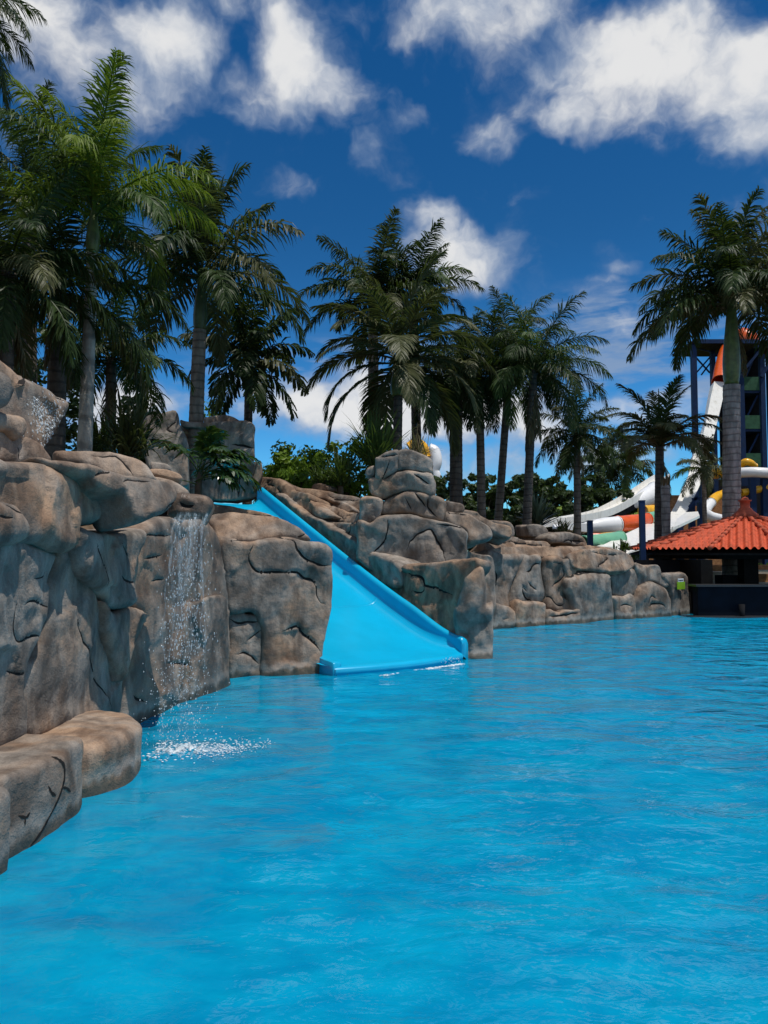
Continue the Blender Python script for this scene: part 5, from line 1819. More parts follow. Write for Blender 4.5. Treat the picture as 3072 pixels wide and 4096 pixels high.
def leaf_cloud(seed, n, size, clusters):
    rr = random.Random(seed)
    mb = MB()
    for (c, rad) in clusters:
        for i in range(n):
            v = Vector((rr.gauss(0, 1), rr.gauss(0, 1), rr.gauss(0, 1))).normalized() * rad * (rr.random() ** .4)
            v.z *= .75
            p = c + v
            nrm_ = (v.normalized() + Vector((rr.gauss(0, .6), rr.gauss(0, .6), rr.gauss(0, .6) + .4))).normalized()
            a = nrm_.orthogonal().normalized()
            a = (Matrix.Rotation(rr.random() * 6.28, 3, nrm_) @ a)
            b = nrm_.cross(a)
            s = size * rr.uniform(.6, 1.3)
            mb.add([p - a * s * .6, p + b * s * .28 + nrm_ * s * .05, p + a * s * .6, p - b * s * .28 + nrm_ * s * .05], [(0, 1, 2, 3)])
    return mb


def tree(label, x, ytop, ybase, d, wpx, mat, seed, n=80, size=.17, ncl=60, group="broadleaf trees behind the rocks", name="broadleaf_tree", flat=.8):
    rr = random.Random(seed)
    base = at('D', x, ybase, d); top = at('D', x, ytop, d)
    base.z = ground_z(base.x, base.y) - .1
    wid = wpx / 1661 * d
    H = top.z - base.z
    t = empty(name, base, label, "tree", group)
    cz = base.z + H * .55
    rx, rz = wid / 2, H * .45
    cls = []
    for i in range(ncl):
        u = rr.uniform(-1, 1); a = rr.random() * 6.28
        s = math.sqrt(1 - u * u)
        k = rr.uniform(.45, 1.0)
        c = Vector((base.x + rx * s * math.cos(a) * k, base.y + rx * .7 * s * math.sin(a) * k, cz + rz * u * k))
        cls.append((c, rr.uniform(.22, .42) * min(1.3, .35 * (rx + rz))))
    mb = leaf_cloud(seed, n, size, cls)
    mb.build("crown", M[mat], t)
    mb = MB()
    fork = Vector((base.x, base.y, base.z + H * .35))
    mb.tube([base, fork], [.16, .11], 8)
    for c, r in cls[:12]:
        mb.tube([fork - Vector((0, 0, .1)), fork.lerp(c, .5) + Vector((0, 0, .1)), c], [.06, .04, .012], 5)
    mb.build("trunk", M['bark'], t, smooth=True)
    return t


tree("bright green leafy tree at the end of the hedge by the blue slide", 605, 955, 1060, 25.0, 130, 'leaf_broad', 31)
tree("bright green leafy tree in the middle of the hedge", 668, 940, 1060, 25.5, 170, 'leaf_broad', 32)
tree("tallest bright green tree of the hedge, next to the spiky clump", 752, 926, 1060, 24.0, 160, 'leaf_broad', 33)
tree("low bright green bush filling the hedge's foot", 640, 1000, 1065, 23.5, 150, 'leaf_broad', 34, ncl=36)
tree("leafy tree glimpsed between the brown royal trunk and the pillar stone", 455, 845, 960, 27.0, 70, 'leaf_broad', 35, n=30, ncl=26)
for i, (x, yt, w_, lab) in enumerate([
        (960, 1018, 110, "dark tree behind the shaggy palm's trunk"), (1040, 1022, 100, "dark tree behind the two slim palm trunks"),
        (1100, 1016, 110, "dark tree behind the palm with the shaggy skirt"), (1170, 1008, 120, "dark glossy tree above the silvery fan leaved plant"),
        (1235, 1012, 120, "dark glossy tree behind the low drooping palm"), (1300, 1028, 110, "dark tree at the end of the tree line by the white run")]):
    tree(lab, x, yt, 1140, 56.0 + (i % 3) * 1.5, w_ * 1.6, 'leaf_hedge', 50 + i, n=110, size=.36, ncl=85)
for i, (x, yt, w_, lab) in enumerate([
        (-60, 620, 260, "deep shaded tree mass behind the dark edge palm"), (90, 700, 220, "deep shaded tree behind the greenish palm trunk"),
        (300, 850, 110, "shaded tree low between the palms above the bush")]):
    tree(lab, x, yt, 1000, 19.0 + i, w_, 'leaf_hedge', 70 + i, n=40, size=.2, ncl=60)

# far tree line closing the horizon
def far_trees():
    rr = random.Random(9)
    cls = []
    for i in range(260):
        x = rr.uniform(-70, 90)
        y = rr.uniform(78, 95)
        cls.append((Vector((x, y, rr.uniform(.5, 4.2 + 1.5 * noise.noise((x * .08, 0, 0))))), rr.uniform(1.0, 1.8)))
    mb = leaf_cloud(12, 34, .75, cls)
    tag(mb.build("treeline", M['leaf_hedge']), "far line of trees along the horizon", "treeline", kind="stuff")


far_trees()

# ================================================================== BIG WATER SLIDES
def tube_part(parent, name, pts, rad, mat, n=18, sub=6, flange=True):
    mb = MB()
    p = smoothpath(pts, sub) if len(pts) > 2 else [Vector(pts[0]).lerp(Vector(pts[1]), k / 6) for k in range(7)]
    rr_ = rad if isinstance(rad, (list, tuple)) else [rad] * len(p)
    if len(rr_) != len(p): rr_ = [float(np.interp(i / (len(p) - 1), np.linspace(0, 1, len(rad)), rad)) for i in range(len(p))]
    mb.tube(p, rr_, n, caps=False)
    # wall thickness
    inner = MB(); mb.tube(p, [r - .03 for r in rr_], n, caps=False)
    # bolted flange rings at the ends
    if flange:
        for a, b, r in ((p[0], p[1], rr_[0]), (p[-2], p[-1], rr_[-1])):
            m = a if a is p[0] else b
            d = (b - a).normalized()
            mb.tube([m - d * .03, m + d * .03], [r + .035, r + .035], n)if False else mb.tube([m - d * .03, m - d * .029, m + d * .029, m + d * .03], [r - .02, r + .035, r + .035, r - .02], n, caps=False)
    o = mb.build(name, M[mat], parent, smooth=True)
    return o


def chute_part(parent, name, pts, wid, wall, mat, thick=.05, side=None, sub=6):
    """open channel swept along pts: floor with two upstanding walls"""
    p = smoothpath(pts, sub)
    n = len(p)
    wl = [float(np.interp(i / (n - 1), np.linspace(0, 1, len(wid)), wid)) for i in range(n)] if isinstance(wid, (list, tuple)) else [wid] * n
    hl = [float(np.interp(i / (n - 1), np.linspace(0, 1, len(wall)), wall)) for i in range(n)] if isinstance(wall, (list, tuple)) else [wall] * n
    vs, fs = [], []
    for i in range(n):
        t = (p[min(i + 1, n - 1)] - p[max(0, i - 1)]).normalized()
        s = t.cross(Vector((0, 0, 1)))
        s = s.normalized() if s.length > .05 else Vector((1, 0, 0))
        if side is not None: s = Vector(side).normalized()
        u = s.cross(t).normalized()
        w_, h_ = wl[i] / 2, hl[i]
        prof = [(-w_ - thick, h_), (-w_, h_), (-w_ + .04, .10), (-w_ + .14, 0), (w_ - .14, 0), (w_ - .04, .10), (w_, h_), (w_ + thick, h_), (w_ + thick, -.12), (-w_ - thick, -.12)]
        vs += [p[i] + s * a + u * b for a, b in prof]
    m = 10
    for i in range(n - 1):
        for k in range(m): fs.append((i * m + k, i * m + (k + 1) % m, (i + 1) * m + (k + 1) % m, (i + 1) * m + k))
    fs += [tuple(range(m)), tuple((n - 1) * m + k for k in range(m - 1, -1, -1))]
    mb = MB(); mb.add(vs, fs)
    o = mb.build(name, M[mat], parent)
    bm = bmesh.new(); bm.from_mesh(o.data); bmesh.ops.recalc_face_normals(bm, faces=bm.faces); bm.to_mesh(o.data); bm.free()
    return o


def U_(x, y, d): return at('U', x, y, d)
def Q_(x, y, d): return at('Q', x, y, d)
def R_(x, y, d): return at('R', x, y, d)
def K_(x, y, d): return at('K', x, y, d)


# steel tower
def tower():
    D0 = 82.0
    b = at('D', 1600, 1180, D0); b.z = .2
    t = empty("slide_tower", b, "tall blue steel water slide tower with dark levels and green mesh panels", "tower")
    g = .2

    def col(u, ytop, d, w=.45, name="column"):
        p = U_(u, ytop, d)
        mb = MB(); mb.beam((p.x, p.y, g), p, w)
        return mb.build(name, M['blue_steel'], t)

    def bar(a, c, w=.16, name="brace", mat='blue_steel', h=None):
        mb = MB(); mb.beam(a, c, w, h); return mb.build(name, M[mat], t)
    zs = [U_(1480, y, D0).z for y in (470, 905, 1285, 1660)]
    xl, xr = U_(1382, 900, D0).x, U_(1592, 900, D0).x
    col(1382, 470, D0, .5); col(1592, 540, D0, .5)
    for x in (xl + .2, xr + .1):
        mb = MB(); mb.beam((x, D0 + 4.0, g), (x, D0 + 4.0, zs[0]), .4); mb.build("column", M['blue_steel'], t)
    mb = MB(); mb.box(((xl + xr) / 2 + .7, D0 + 4.3, (zs[0] + g) / 2), (xr - xl + 2.2, .1, zs[0] - g - .2)); mb.build("back_wall", M['dark_panel'], t)
    mb = MB(); mb.box((xr + .12, D0 + 2.2, (zs[0] + g) / 2), (.1, 3.6, zs[0] - g - .3)); mb.build("side_wall", M['dark_panel'], t)
    for z in zs:
        mb = MB(); mb.box(((xl + xr) / 2, D0 + 2.0, z), (xr - xl + .2, 4.0, .28)); mb.build("deck", M['blue_steel'], t)
    for z in zs[1:]:
        mb = MB(); mb.box(((xl + xr) / 2, D0 - .1, z + .86), (xr - xl - .5, .06, 1.45)); mb.build("mesh_panel", M['green_net'], t)
    for i in range(3):
        bar((xl + .2, D0 + .4, zs[i + 1] + .2), (xr - .2, D0 + .4, zs[i] - .3), .16)
        mb = MB()
        for k in range(14):
            f = k / 14
            mb.box((xl + .6 + (xr - xl - 1.2) * (f if i % 2 else 1 - f), D0 + 2.8, zs[i + 1] + (zs[i] - zs[i + 1]) * f), (.42, 1.2, .08))
        mb.build("stair_flight", M['dark_panel'], t)
    # launch platform standing out to one side
    Dp = D0 - 4.0
    col(920, 425, Dp, .50); col(1108, 470, Dp + 2.5, .45)
    zt = U_(920, 420, Dp).z
    p0 = U_(905, 420, Dp)
    mb = MB(); mb.box(((p0.x + xl) / 2, Dp + 2.2, zt - .1), (xl - p0.x + .4, 5.2, .26)); mb.build("launch_deck", M['dark_panel'], t)
    bar((p0.x, Dp - .3, zt), (xl, Dp - .3, zt), .42, name="girder")
    for (a, c) in (((940, 560), (1085, 720)), ((950, 720), (1090, 560)), ((1000, 740), (1240, 420)), ((1120, 540), (1240, 580)), ((1120, 470), (1240, 430)), ((945, 475), (1085, 510))):
        bar(U_(a[0], a[1], Dp + 1.5), U_(c[0], c[1], Dp + 1.5), .14)
    # deck and braces to the other side
    bar((xl, D0 - .3, zs[0] + .1), (U_(1900, 430, D0).x, D0 - .3, zs[0] + .5), .7, name="girder")
    bar(U_(1400, 720, D0 - .5), U_(1600, 470, D0 - .5), .24)
    bar(U_(1592, 760, D0 - .3), U_(1720, 540, D0 - .3), .30)
    bar((U_(1800, 430, D0).x, D0 + 3, g), (U_(1800, 430, D0).x, D0 + 3, zs[0]), .5, name="column")
    mb = MB(); mb.box((U_(1800, 430, D0).x, D0 + 2.2, zs[0] + .3), (9.0, 5.0, .26)); mb.build("launch_deck", M['dark_panel'], t)
    return t


tower()


def twin_chute():
    b = U_(1160, 1200, 60); b.z = .3
    t = empty("speed_slide", b, "twin white speed slide plunging from an orange tube to a broad run-out", "water slide")

    def q_(k): return 77.0 - 4.1 * k
    tube_part(t, "orange_tube", [U_(1250, 430, q_(-.3)), U_(1228, 560, q_(0)), U_(1208, 690, q_(.3)), U_(1192, 808, q_(.6))], [.45, .66, .78, .82], 'orange_fibre')
    tube_part(t, "entry_hood", [U_(1330, 400, 81), U_(1400, 385, 80.5), U_(1470, 410, 80), U_(1500, 450, 80)], [.8, 1.2, 1.1, .7], 'orange_fibre')
    sd_ = (1, .25, 0)
    lane_a = [U_(1186, 815, q_(.6)), U_(1150, 960, q_(.9)), U_(1118, 1110, q_(1.2)), U_(1075, 1300, q_(1.6)), U_(1025, 1510, q_(2.0)), U_(990, 1650, q_(2.4)), R_(1222, 330, q_(3.0)), R_(1175, 440, q_(3.6)), R_(1130, 530, q_(4.3)),
              R_(1080, 605, q_(5.2)), R_(1030, 645, q_(6.2)), R_(920, 690, q_(7.6)), R_(800, 745, q_(9.0)), R_(720, 790, q_(10.0))]
    lane_b = [U_(1140, 930, q_(.7)), U_(1095, 1110, q_(1.1)), U_(1045, 1300, q_(1.5)), U_(970, 1510, q_(1.9)), U_(932, 1650, q_(2.3)), R_(1185, 330, q_(2.9)), R_(1135, 440, q_(3.4)), R_(1092, 530, q_(4.0)), R_(1045, 600, q_(4.9)),
              R_(970, 635, q_(6.0)), R_(850, 685, q_(7.5)), R_(730, 735, q_(9.0)), R_(650, 770, q_(10.0))]
    chute_part(t, "slide_lane", lane_a, [1.35, 1.25, 1.1, 1.0, .9, .85, .75, .65, .65, .8, 1.0], [.6, .5, .4, .35, .3, .3, .25, .2, .12], 'white_fibre', side=sd_)
    chute_part(t, "slide_lane", lane_b, [.6, .7, .75, .75, .7, .65, .6, .55, .55, .8, 1.0], [.3, .3, .3, .3, .3, .25, .22, .2, .12], 'white_fibre', side=sd_)
    for nm, q in (("run_out", [R_(600, 762, 36), R_(760, 805, 35.5), R_(905, 745, 37.5), R_(1000, 690, 40), R_(1062, 640, 44), R_(1010, 570, 52), R_(900, 615, 45), R_(740, 690, 39)]),
                  ("run_out_wing", [R_(1070, 635, 45), R_(1125, 612, 46), R_(1235, 560, 50), R_(1225, 535, 54), R_(1150, 540, 54), R_(1095, 580, 50)])):
        n = len(q)
        mb = MB()
        lo = [p - Vector((0, 0, .16)) for p in q]
        mb.add(q + lo, [tuple(range(n)), tuple(range(2 * n - 1, n - 1, -1))] + [(i, n + i, n + (i + 1) % n, (i + 1) % n) for i in range(n)])
        mb.build(nm, M['white_fibre'], t)
    for (x, y, dd) in ((1250, 330, 66.0), (1185, 480, 61.0), (1240, 480, 62.0), (1110, 600, 55.0)):
        p = R_(x, y, dd)
        mb = MB(); mb.beam((p.x, p.y, .2), p, .42); mb.build("support_column", M['blue_steel'], t)
    for (a, e) in (((1110, 600), (1220, 440)), ((1190, 460), (1245, 455)), ((1060, 690), (1200, 560)), ((1060, 660), (1380, 660)), ((1060, 700), (1300, 700))):
        mb = MB(); mb.beam(R_(a[0], a[1], 60), R_(e[0], e[1], 60), .2); mb.build("brace", M['blue_steel'], t)
    return t


twin_chute()


def family_run():
    b = Q_(700, 700, 50); b.z = .3
    t = empty("family_slide", b, "long white curved open slide sweeping down behind the slim palms", "water slide")
    pts = [Q_(1300, 275, 66), Q_(1225, 325, 64), Q_(1080, 425, 60), Q_(920, 520, 57), Q_(760, 600, 54), Q_(620, 640, 52), Q_(470, 668, 50), Q_(300, 695, 48), Q_(60, 722, 46)]
    chute_part(t, "slide_lane", pts, [1.2, 1.2, 1.1, 1.0, 1.0, 1.0], [.42, .42, .40, .36, .34, .30], 'white_fibre')
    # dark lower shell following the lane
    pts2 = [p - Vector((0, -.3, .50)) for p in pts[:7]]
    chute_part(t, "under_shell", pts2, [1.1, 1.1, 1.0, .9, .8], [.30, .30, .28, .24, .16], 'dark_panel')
    tube_part(t, "white_pod", [Q_(955, 548, 58), Q_(1040, 500, 58.5), Q_(1140, 450, 59.5), Q_(1240, 400, 60.5)], [.18, .46, .68, .84], 'white_clean', n=20)
    for x, y, d in ((1150, 440, 62), (900, 560, 57), (700, 640, 53)):
        p = Q_(x, y, d); mb = MB(); mb.beam((p.x, p.y, .2), p, .2); mb.build("support_column", M['dark_panel'], t)
    return t


family_run()


def tube_run():
    d = 44.0
    b = Q_(800, 760, d); b.z = .3
    t = empty("tube_slide", b, "low striped tube slide with white, orange and green sections ending behind the rocks", "water slide")
    tube_part(t, "white_section", [Q_(545, 742, d), Q_(640, 725, d), Q_(760, 712, d + .3), Q_(880, 705, d + .6)], [.28, .36, .44, .47], 'white_clean', n=20)
    tube_part(t, "orange_section", [Q_(885, 704, d + .6), Q_(980, 692, d + 1.0), Q_(1080, 675, d + 1.6), Q_(1160, 655, d + 2.2)], [.48, .47, .42, .36], 'orange_fibre', n=20)
    tube_part(t, "green_section", [Q_(1165, 640, d + 2.4), Q_(1210, 630, d + 2.8), Q_(1290, 610, d + 3.6)], [.30, .29, .27], 'teal_fibre', n=18)
    chute_part(t, "scoop_exit", [Q_(600, 760, d - .2), Q_(480, 752, d - .3), Q_(400, 742, d - .4), Q_(310, 728, d - .8)], [.8, .8, .8, .7], [.36, .32, .26, .14], 'white_clean')
    return t


tube_run()


def low_tubes():
    b = Q_(700, 850, 38); b.z = .3
    t = empty("green_tube_slide", b, "pale green tube lying low behind the shorter blue post", "water slide")
    tube_part(t, "green_section", [Q_(560, 884, 37.4), Q_(680, 868, 37.8), Q_(800, 852, 38.3), Q_(900, 838, 39)], .36, 'teal_fibre')
    b = Q_(700, 805, 41); b.z = .3
    t2 = empty("striped_flume", b, "thin striped orange and yellow flume below the white and orange tube", "water slide")
    tube_part(t2, "orange_section", [Q_(640, 812, 41), Q_(680, 812, 41), Q_(715, 812, 41)], .14, 'orange_fibre', flange=False)
    tube_part(t2, "yellow_section", [Q_(718, 811, 41), Q_(780, 804, 41), Q_(900, 795, 41.3)], .13, 'yellow_fibre', flange=False)
    b = Q_(1180, 575, 49); b.z = .3
    t3 = empty("yellow_flume", b, "short yellow tube showing above the green section", "water slide")
    tube_part(t3, "yellow_section", [Q_(1120, 578, 48.6), Q_(1180, 574, 49), Q_(1260, 570, 49.6)], .36, 'yellow_fibre')


low_tubes()


def spiral_tubes():
    d = 72.0
    b = K_(1000, 400, d); b.z = .3
    t = empty("spiral_tube_slide", b, "white and yellow elbow tube slide winding behind the huge royal palm", "water slide")
    tube_part(t, "white_elbow", [K_(1060, 440, d), K_(960, 425, d), K_(850, 400, d), K_(775, 345, d + .1), K_(800, 285, d + .5), K_(860, 210, d + 1.2)], [.32, .38, .44, .46, .46, .45], 'white_clean', n=20)
    tube_part(t, "yellow_section", [K_(866, 202, d + 1.3), K_(910, 155, d + 1.8), K_(960, 118, d + 2.4), K_(1040, 85, d + 3.2)], [.46, .46, .43, .38], 'yellow_fibre', n=20)
    tube_part(t, "yellow_section", [K_(1290, 75, d + 4), K_(1420, 50, d + 4), K_(1560, 20, d + 4), K_(1720, -20, d + 3.6)], [.36, .36, .36, .36], 'yellow_fibre', n=18)
    b2 = U_(1500, 1700, d + 6); b2.z = .3
    t2 = empty("looping_tube_slide", b2, "upper white and yellow tube slide looping past the tower", "water slide")
    tube_part(t2, "white_section", [U_(1390, 1705, d + 4), U_(1500, 1700, d + 3.4), U_(1620, 1705, d + 3.2), U_(1800, 1720, d + 3.4)], .50, 'white_clean', n=20)
    tube_part(t2, "yellow_section", [U_(1240, 1710, d + 5), U_(1170, 1712, d + 5.4), U_(1100, 1722, d + 6.4), U_(1060, 1735, d + 7.6)], [.56, .56, .48, .40], 'yellow_fibre', n=20)
    tube_part(t2, "yellow_arch", [U_(1395, 1625, d + 6), U_(1440, 1600, d + 5.6), U_(1490, 1610, d + 5.6), U_(1530, 1640, d + 6)], [.36, .38, .34, .28], 'yellow_fibre', n=18)
    for x, y, dd in ((1500, 1760, d + 3.6), (1490, 1800, d + 5), (1620, 1760, d + 3.8), (1010, 1780, d + 7)):
        p = U_(x, y, dd); mb = MB(); mb.beam((p.x, p.y, .2), p, .55); mb.build("support_column", M['blue_steel'], t2)
    mb = MB(); mb.beam(U_(1395, 1790, d + 5), U_(1640, 1790, d + 5), .3, 1.0); mb.build("girder", M['blue_steel'], t2)
    # dark pump house wall closing the space under the tubes
    p, q = U_(1000, 1770, d + 9), U_(1760, 1770, d + 9)
    mb = MB(); mb.box(((p.x + q.x) / 2, d + 9, p.z / 2), (q.x - p.x, .3, p.z)); mb.build("screen_wall", M['dark_panel'], t2)
    return t


spiral_tubes()


def pillar_tubes():
    b = at('G', 1150, 300, 58); b.z = .5
    t = empty("golden_tube_slide", b, "golden tube end and white bend showing behind the stacked pillar", "water slide")
    tube_part(t, "golden_section", [at('G', 1085, 262, 58), at('G', 1130, 240, 58), at('G', 1180, 262, 58), at('G', 1200, 330, 58)], [.45, .52, .45, .40], 'yellow_fibre')
    tube_part(t, "white_section", [at('G', 1225, 265, 58.2), at('G', 1262, 290, 58.2), at('G', 1280, 360, 58), at('G', 1262, 430, 58), at('G', 1272, 480, 58), at('G', 1230, 560, 58)], [.4, .5, .46, .44, .46, .44], 'white_clean')


pillar_tubes()


def blue_posts():
    for (x0, yt, yb, d, lab) in ((615, 680, 905, 26.5, "shorter blue post standing behind the long rock wall"), (1107, 490, 900, 26.0, "taller blue post beside the tiled roof's corner")):
        p = Q_(x0, yt, d); b = Vector((p.x, p.y, ground_z(p.x, p.y) - .1))
        t = empty("blue_post", b, lab, "post", "blue posts by the slides")
        mb = MB(); mb.box(((b.x + p.x) / 2, p.y, (b.z + p.z) / 2), (.17, .17, p.z - b.z)); mb.build("shaft", M['blue_steel'], t)
        mb = MB(); mb.box((p.x, p.y, p.z + .025), (.19, .19, .04)); mb.build("cap_plate", M['blue_steel'], t)


blue_posts()


# rising grass bank and low walls behind the slides
def bank():
    mb = MB()
    n = 40
    vs, fs = [], []
    for j in range(12):
        for i in range(n + 1):
            x = 12 + 60 * i / n; y = 86 + 36 * j / 11
            z = .2 + 9.6 * math.sin(PI / 2 * j / 11) * (.85 + .25 * noise.noise((x * .1, y * .1, 2)))
            vs.append((x, y, z))
    for j in range(11):
        for i in range(n): fs.append((j * (n + 1) + i, j * (n + 1) + i + 1, (j + 1) * (n + 1) + i + 1, (j + 1) * (n + 1) + i))
    mb.add(vs, fs)
    tag(mb.build("terrain", M['grass'], smooth=True), kind='structure')
    # stepped brick retaining wall
    b = Q_(1420, 480, 80); b.z = .2
    t = empty("retaining_wall", b, "stepped ochre brick retaining wall behind the bushy palm", "wall")
    for k in range(5):
        p = Q_(1430, 430 + 34 * k, 80 - k * .8)
        mb = MB(); mb.box((p.x + 1.6, p.y, p.z / 2), (9.0, .6, p.z)); mb.build("wall_step", M['brick'], t)


bank()


# ================================================================== KIOSK
def kiosk():
    d = 27.0
    cx = at('R', 1518, 560, d).x
    c = Vector((cx, d, 0))
    zE = 2.02
    zA = at('R', 1518, 556, d).z
    Rr = 3.95
    t = empty("pool_kiosk", c, "swim-up bar kiosk with a twelve sided terracotta tiled roof", "kiosk")
    n8 = 12
    rot = math.radians(20)
    cor = [Vector((c.x + Rr * math.cos(rot + 2 * PI * k / n8), c.y + Rr * math.sin(rot + 2 * PI * k / n8), zE)) for k in range(n8)]
    apex = Vector((c.x, c.y, zA))
    for k in range(n8):
        A, B = cor[k], cor[(k + 1) % n8]
        ex = (B - A); W_ = ex.length; ex.normalize()
        mid = (A + B) / 2
        dn = (mid - apex); LL = dn.length; dn.normalize()
        nr = ex.cross(dn); nr = nr if nr.z > 0 else -nr
        per, rowl = .22, .34
        nu, nv = int(W_ / per * 8), int(LL / rowl * 5)
        vs, fs = [], []
        grid = {}
        for j in range(nv + 1):
            v = j / nv
            half = W_ / 2 * v
            for i in range(nu + 1):
                u = -W_ / 2 + W_ * i / nu
                uu = max(-half, min(half, u))
                s = v * LL
                ph = (s / rowl) % 1.0
                cw = math.cos(2 * PI * uu / per)
                hgt = .042 * (abs(cw) ** .6) * (1 if cw > 0 else -1) + .055 * ph + .01 * noise.noise((uu * 3, s * 3, k))
                p = apex + dn * s + ex * uu + nr * hgt
                if abs(uu) >= half - 1e-6: p = apex + dn * s + ex * uu + nr * .02
                grid[j, i] = len(vs); vs.append(p)
        for j in range(nv):
            for i in range(nu):
                v0, v1 = -W_ / 2 + W_ * i / nu, -W_ / 2 + W_ * (i + 1) / nu
                half = W_ / 2 * (j + 1) / nv
                if v1 < -half or v0 > half: continue
                fs.append((grid[j, i], grid[j, i + 1], grid[j + 1, i + 1], grid[j + 1, i]))
        mb = MB(); mb.add(vs, fs)
        o = mb.build("roof_face", M['tile'], t, smooth=True)
        # boarded soffit under each face
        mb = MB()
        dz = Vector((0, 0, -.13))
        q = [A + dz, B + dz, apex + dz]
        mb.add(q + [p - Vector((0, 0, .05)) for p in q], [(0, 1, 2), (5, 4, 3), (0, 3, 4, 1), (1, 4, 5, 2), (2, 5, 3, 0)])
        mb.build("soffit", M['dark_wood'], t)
        # hip: overlapping ridge tiles
        mb = MB()
        nt_ = 11
        for i in range(nt_):
            a = apex.lerp(A, (i + .08) / nt_); e = apex.lerp(A, min(1.02, (i + 1.15) / nt_))
            up = Vector((0, 0, .05))
            mb.tube([a + up * .75, e + up * 1.25], [.055, .078], 9)
        mb.build("hip_tile", M['tile_dark'], t, smooth=True)
    # finial
    mb = MB()
    prof = [(.42, -.10), (.40, -.02), (.26, .10), (.20, .18), (.16, .22), (.165, .42), (.22, .44), (.22, .48), (.13, .49), (.10, .56), (.02, .60)]
    m = 16; vs = [(c.x + r * math.cos(2 * PI * i / m), c.y + r * math.sin(2 * PI * i / m), zA + .04 + z) for r, z in prof for i in range(m)]
    fs = [(j * m + i, j * m + (i + 1) % m, (j + 1) * m + (i + 1) % m, (j + 1) * m + i) for j in range(len(prof) - 1) for i in range(m)] + [tuple((len(prof) - 1) * m + i for i in range(m))]
    mb.add(vs, fs); mb.build("finial", M['tile_dark'], t, smooth=True)
    # posts
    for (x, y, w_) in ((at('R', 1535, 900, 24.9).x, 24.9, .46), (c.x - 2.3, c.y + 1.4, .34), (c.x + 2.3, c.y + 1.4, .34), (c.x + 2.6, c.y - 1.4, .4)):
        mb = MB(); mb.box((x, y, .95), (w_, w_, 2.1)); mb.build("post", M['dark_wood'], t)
    for k in range(n8):
        a, e = cor[k].lerp(apex, .18), cor[(k + 1) % n8].lerp(apex, .18)
        mb = MB(); mb.beam(a - Vector((0, 0, .42)), e - Vector((0, 0, .42)), .12, .22); mb.build("ring_beam", M['dark_wood'], t)
    # bar front and counter
    y0 = 23.15
    x0 = at('R', 1185, 1100, y0).x + .22
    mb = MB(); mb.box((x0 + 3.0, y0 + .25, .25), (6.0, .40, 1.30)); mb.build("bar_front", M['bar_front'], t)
    mb = MB(); mb.box((x0 + 3.0, y0 + .22, .93), (6.2, .62, .06)); mb.build("counter_top", M['bar_top'], t)
    mb = MB(); mb.box((x0 + 2.9, y0 - .06, -.05), (6.4, .5, .16)); mb.build("plinth", M['bar_top'], t)
    mb = MB(); mb.box((x0 + .6, y0 + 2.1, .75), (.36, 2.6, 1.9)); mb.build("end_wall", M['dark_wood'], t)
    # dark back cabinet and lowered fascia
    p = at('R', 1420, 990, 25.6)
    mb = MB(); mb.box((p.x + .2, 25.6, .72), (1.1, .6, .9)); mb.build("cabinet", M['dark_panel'], t)
    a, e = at('R', 905, 810, 25.2), at('R', 1265, 815, 25.2)
    mb = MB(); mb.box(((a.x + e.x) / 2, 25.9, 1.30), (e.x - a.x + .3, .5, .75)); mb.build("counter_side", M['dark_panel'], t)
    # blue fascia board behind
    a, e = at('R', 1020, 790, 29.5), at('R', 1370, 785, 29.5)
    mb = MB(); mb.box(((a.x + e.x) / 2, 29.5, a.z + .02), (e.x - a.x, .12, .42)); mb.build("fascia", M['blue_steel'], t)
    # pedestal under the water's edge
    for dx in (2.1,):
        mb = MB()
        p = at('R', 1500, 1110, y0 - .15)
        mb.tube([Vector((p.x, y0 - .12, -.2)), Vector((p.x, y0 - .12, .38))], [.06, .09], 10); mb.build("footlight", M['dark_panel'], t, smooth=True)
    return t


kiosk()


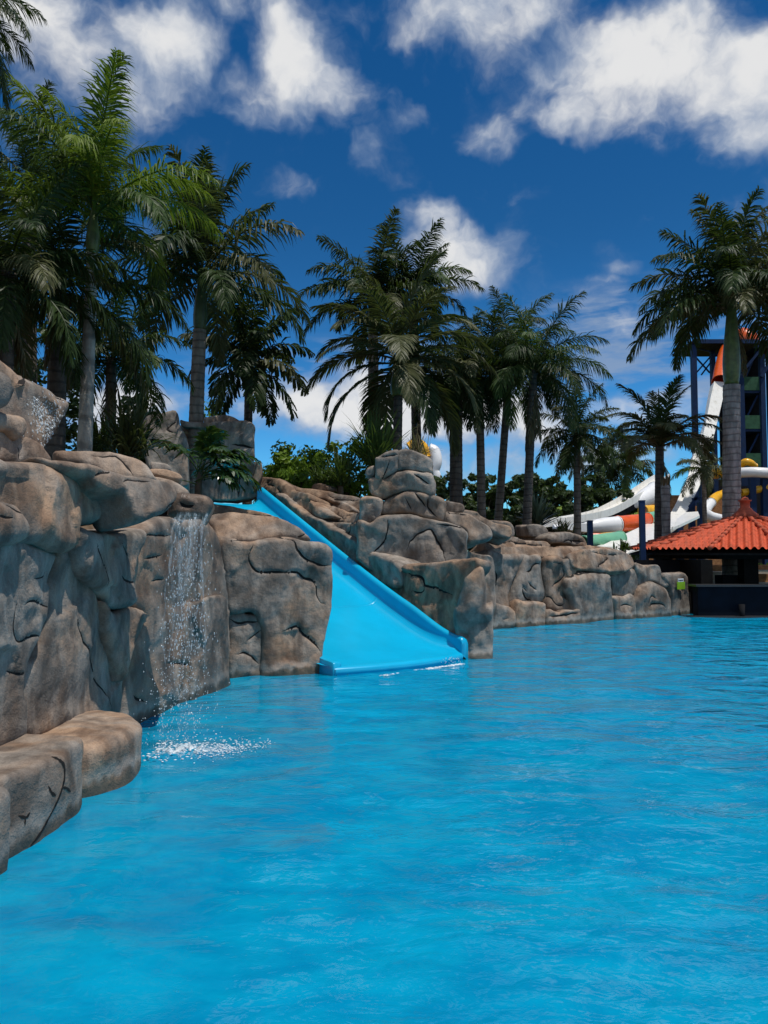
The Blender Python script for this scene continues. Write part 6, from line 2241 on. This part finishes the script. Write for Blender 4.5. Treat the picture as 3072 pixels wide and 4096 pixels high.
def behind_kiosk():
    # low terraced wall, planter and railing seen under the roof
    b = at('K', 900, 1250, 31.0); b.z = .2
    t = empty("garden_wall", b, "low ochre terrace wall seen through the kiosk", "wall")
    for k, (yt, mat, w_) in enumerate(((1090, 'brick', 6.5), (1180, 'cream', 5.0), (1330, 'cream', 3.0))):
        p = at('K', 900, yt, 32.0 - k * .9)
        mb = MB(); mb.box((p.x + .8, p.y, p.z / 2), (w_, .35, p.z)); mb.build("wall_course", M[mat], t)
    b = at('K', 1600, 1250, 30.0); b.z = .2
    t = empty("railing", b, "pale rail with timber boards beyond the kiosk's post", "railing")
    for yy in (1170, 1410):
        p = at('K', 1480, yy, 30.0); q = at('K', 1750, yy, 30.0)
        mb = MB(); mb.beam(p, q + Vector((.8, 0, 0)), .06, .07); mb.build("rail", M['white_fibre'], t)
    p = at('K', 1480, 1250, 30.3)
    mb = MB(); mb.box((p.x + 1.6, 30.3, p.z * .5 + .1), (3.4, .12, p.z)); mb.build("board", M['brick'], t)
    tree("leafy shrub glimpsed under the kiosk roof's shadow", 1650, 1205, 1250, 33.0, 60, 'leaf_broad', 81, n=26, size=.12, ncl=26)


behind_kiosk()


def sign():
    r = ROCKS['endstone']
    bvh = BVHTree.FromPolygons([v.co + r.location for v in r.data.vertices], [tuple(p.vertices) for p in r.data.polygons])
    C0 = Vector((0, 0, CAM_Z))
    loc = None
    for px, py in ((1102, 990), (1110, 985), (1095, 1000)):
        loc, nor, i, dd = bvh.ray_cast(C0, ray('R', (px, py)).normalized())
        if loc is not None: break
    if loc is None: loc = at('R', 1102, 990, 23.2)
    ux = Vector((RW[1][0] - RW[0][0], RW[1][1] - RW[0][1], 0)).normalized()
    nn = Vector((ux.y, -ux.x, 0)); nn = nn if nn.y < 0 else -nn
    k = loc.y / F * .64617
    o = loc + nn * .10
    t = empty("notice_sign", o, "small lime green notice with a white header fixed to the end stone", "sign")
    rot = Matrix((ux, -nn, Vector((0, 0, 1)))).transposed()

    def plate(name, x0, y0, x1, y1, mat, off):
        a = Vector(((x0 + x1) / 2 - 1102, 0, -((y0 + y1) / 2 - 990))) * k
        mb = MB(); mb.box(o + ux * a.x * 1.1 + Vector((0, 0, a.z)) + nn * off, ((x1 - x0) * k * 1.12, .02, (y1 - y0) * k), rot)
        return mb.build(name, M[mat], t)
    plate("green_plate", 1070, 970, 1136, 1016, 'sign_green', .0)
    plate("header_plate", 1078, 950, 1124, 970, 'sign_white', .0)
    plate("printed_symbol", 1086, 978, 1112, 1008, 'sign_dark', .012) if False else None
    mb = MB()
    for j, (x0, x1) in enumerate(((1080, 1090), (1092, 1102), (1104, 1112), (1114, 1120))):
        a = Vector(((x0 + x1) / 2 - 1102, 0, -(961 - 990))) * k
        mb.box(o + ux * a.x * 1.1 + Vector((0, 0, a.z)) + nn * .013, ((x1 - x0) * k, .004, 8 * k), rot)
    mb.build("header_print", M['blue_steel'], t)


sign()

for o_ in list(bpy.data.objects):
    if o_.type == 'MESH' and o_.data.users == 1: o_.data.name = o_.name
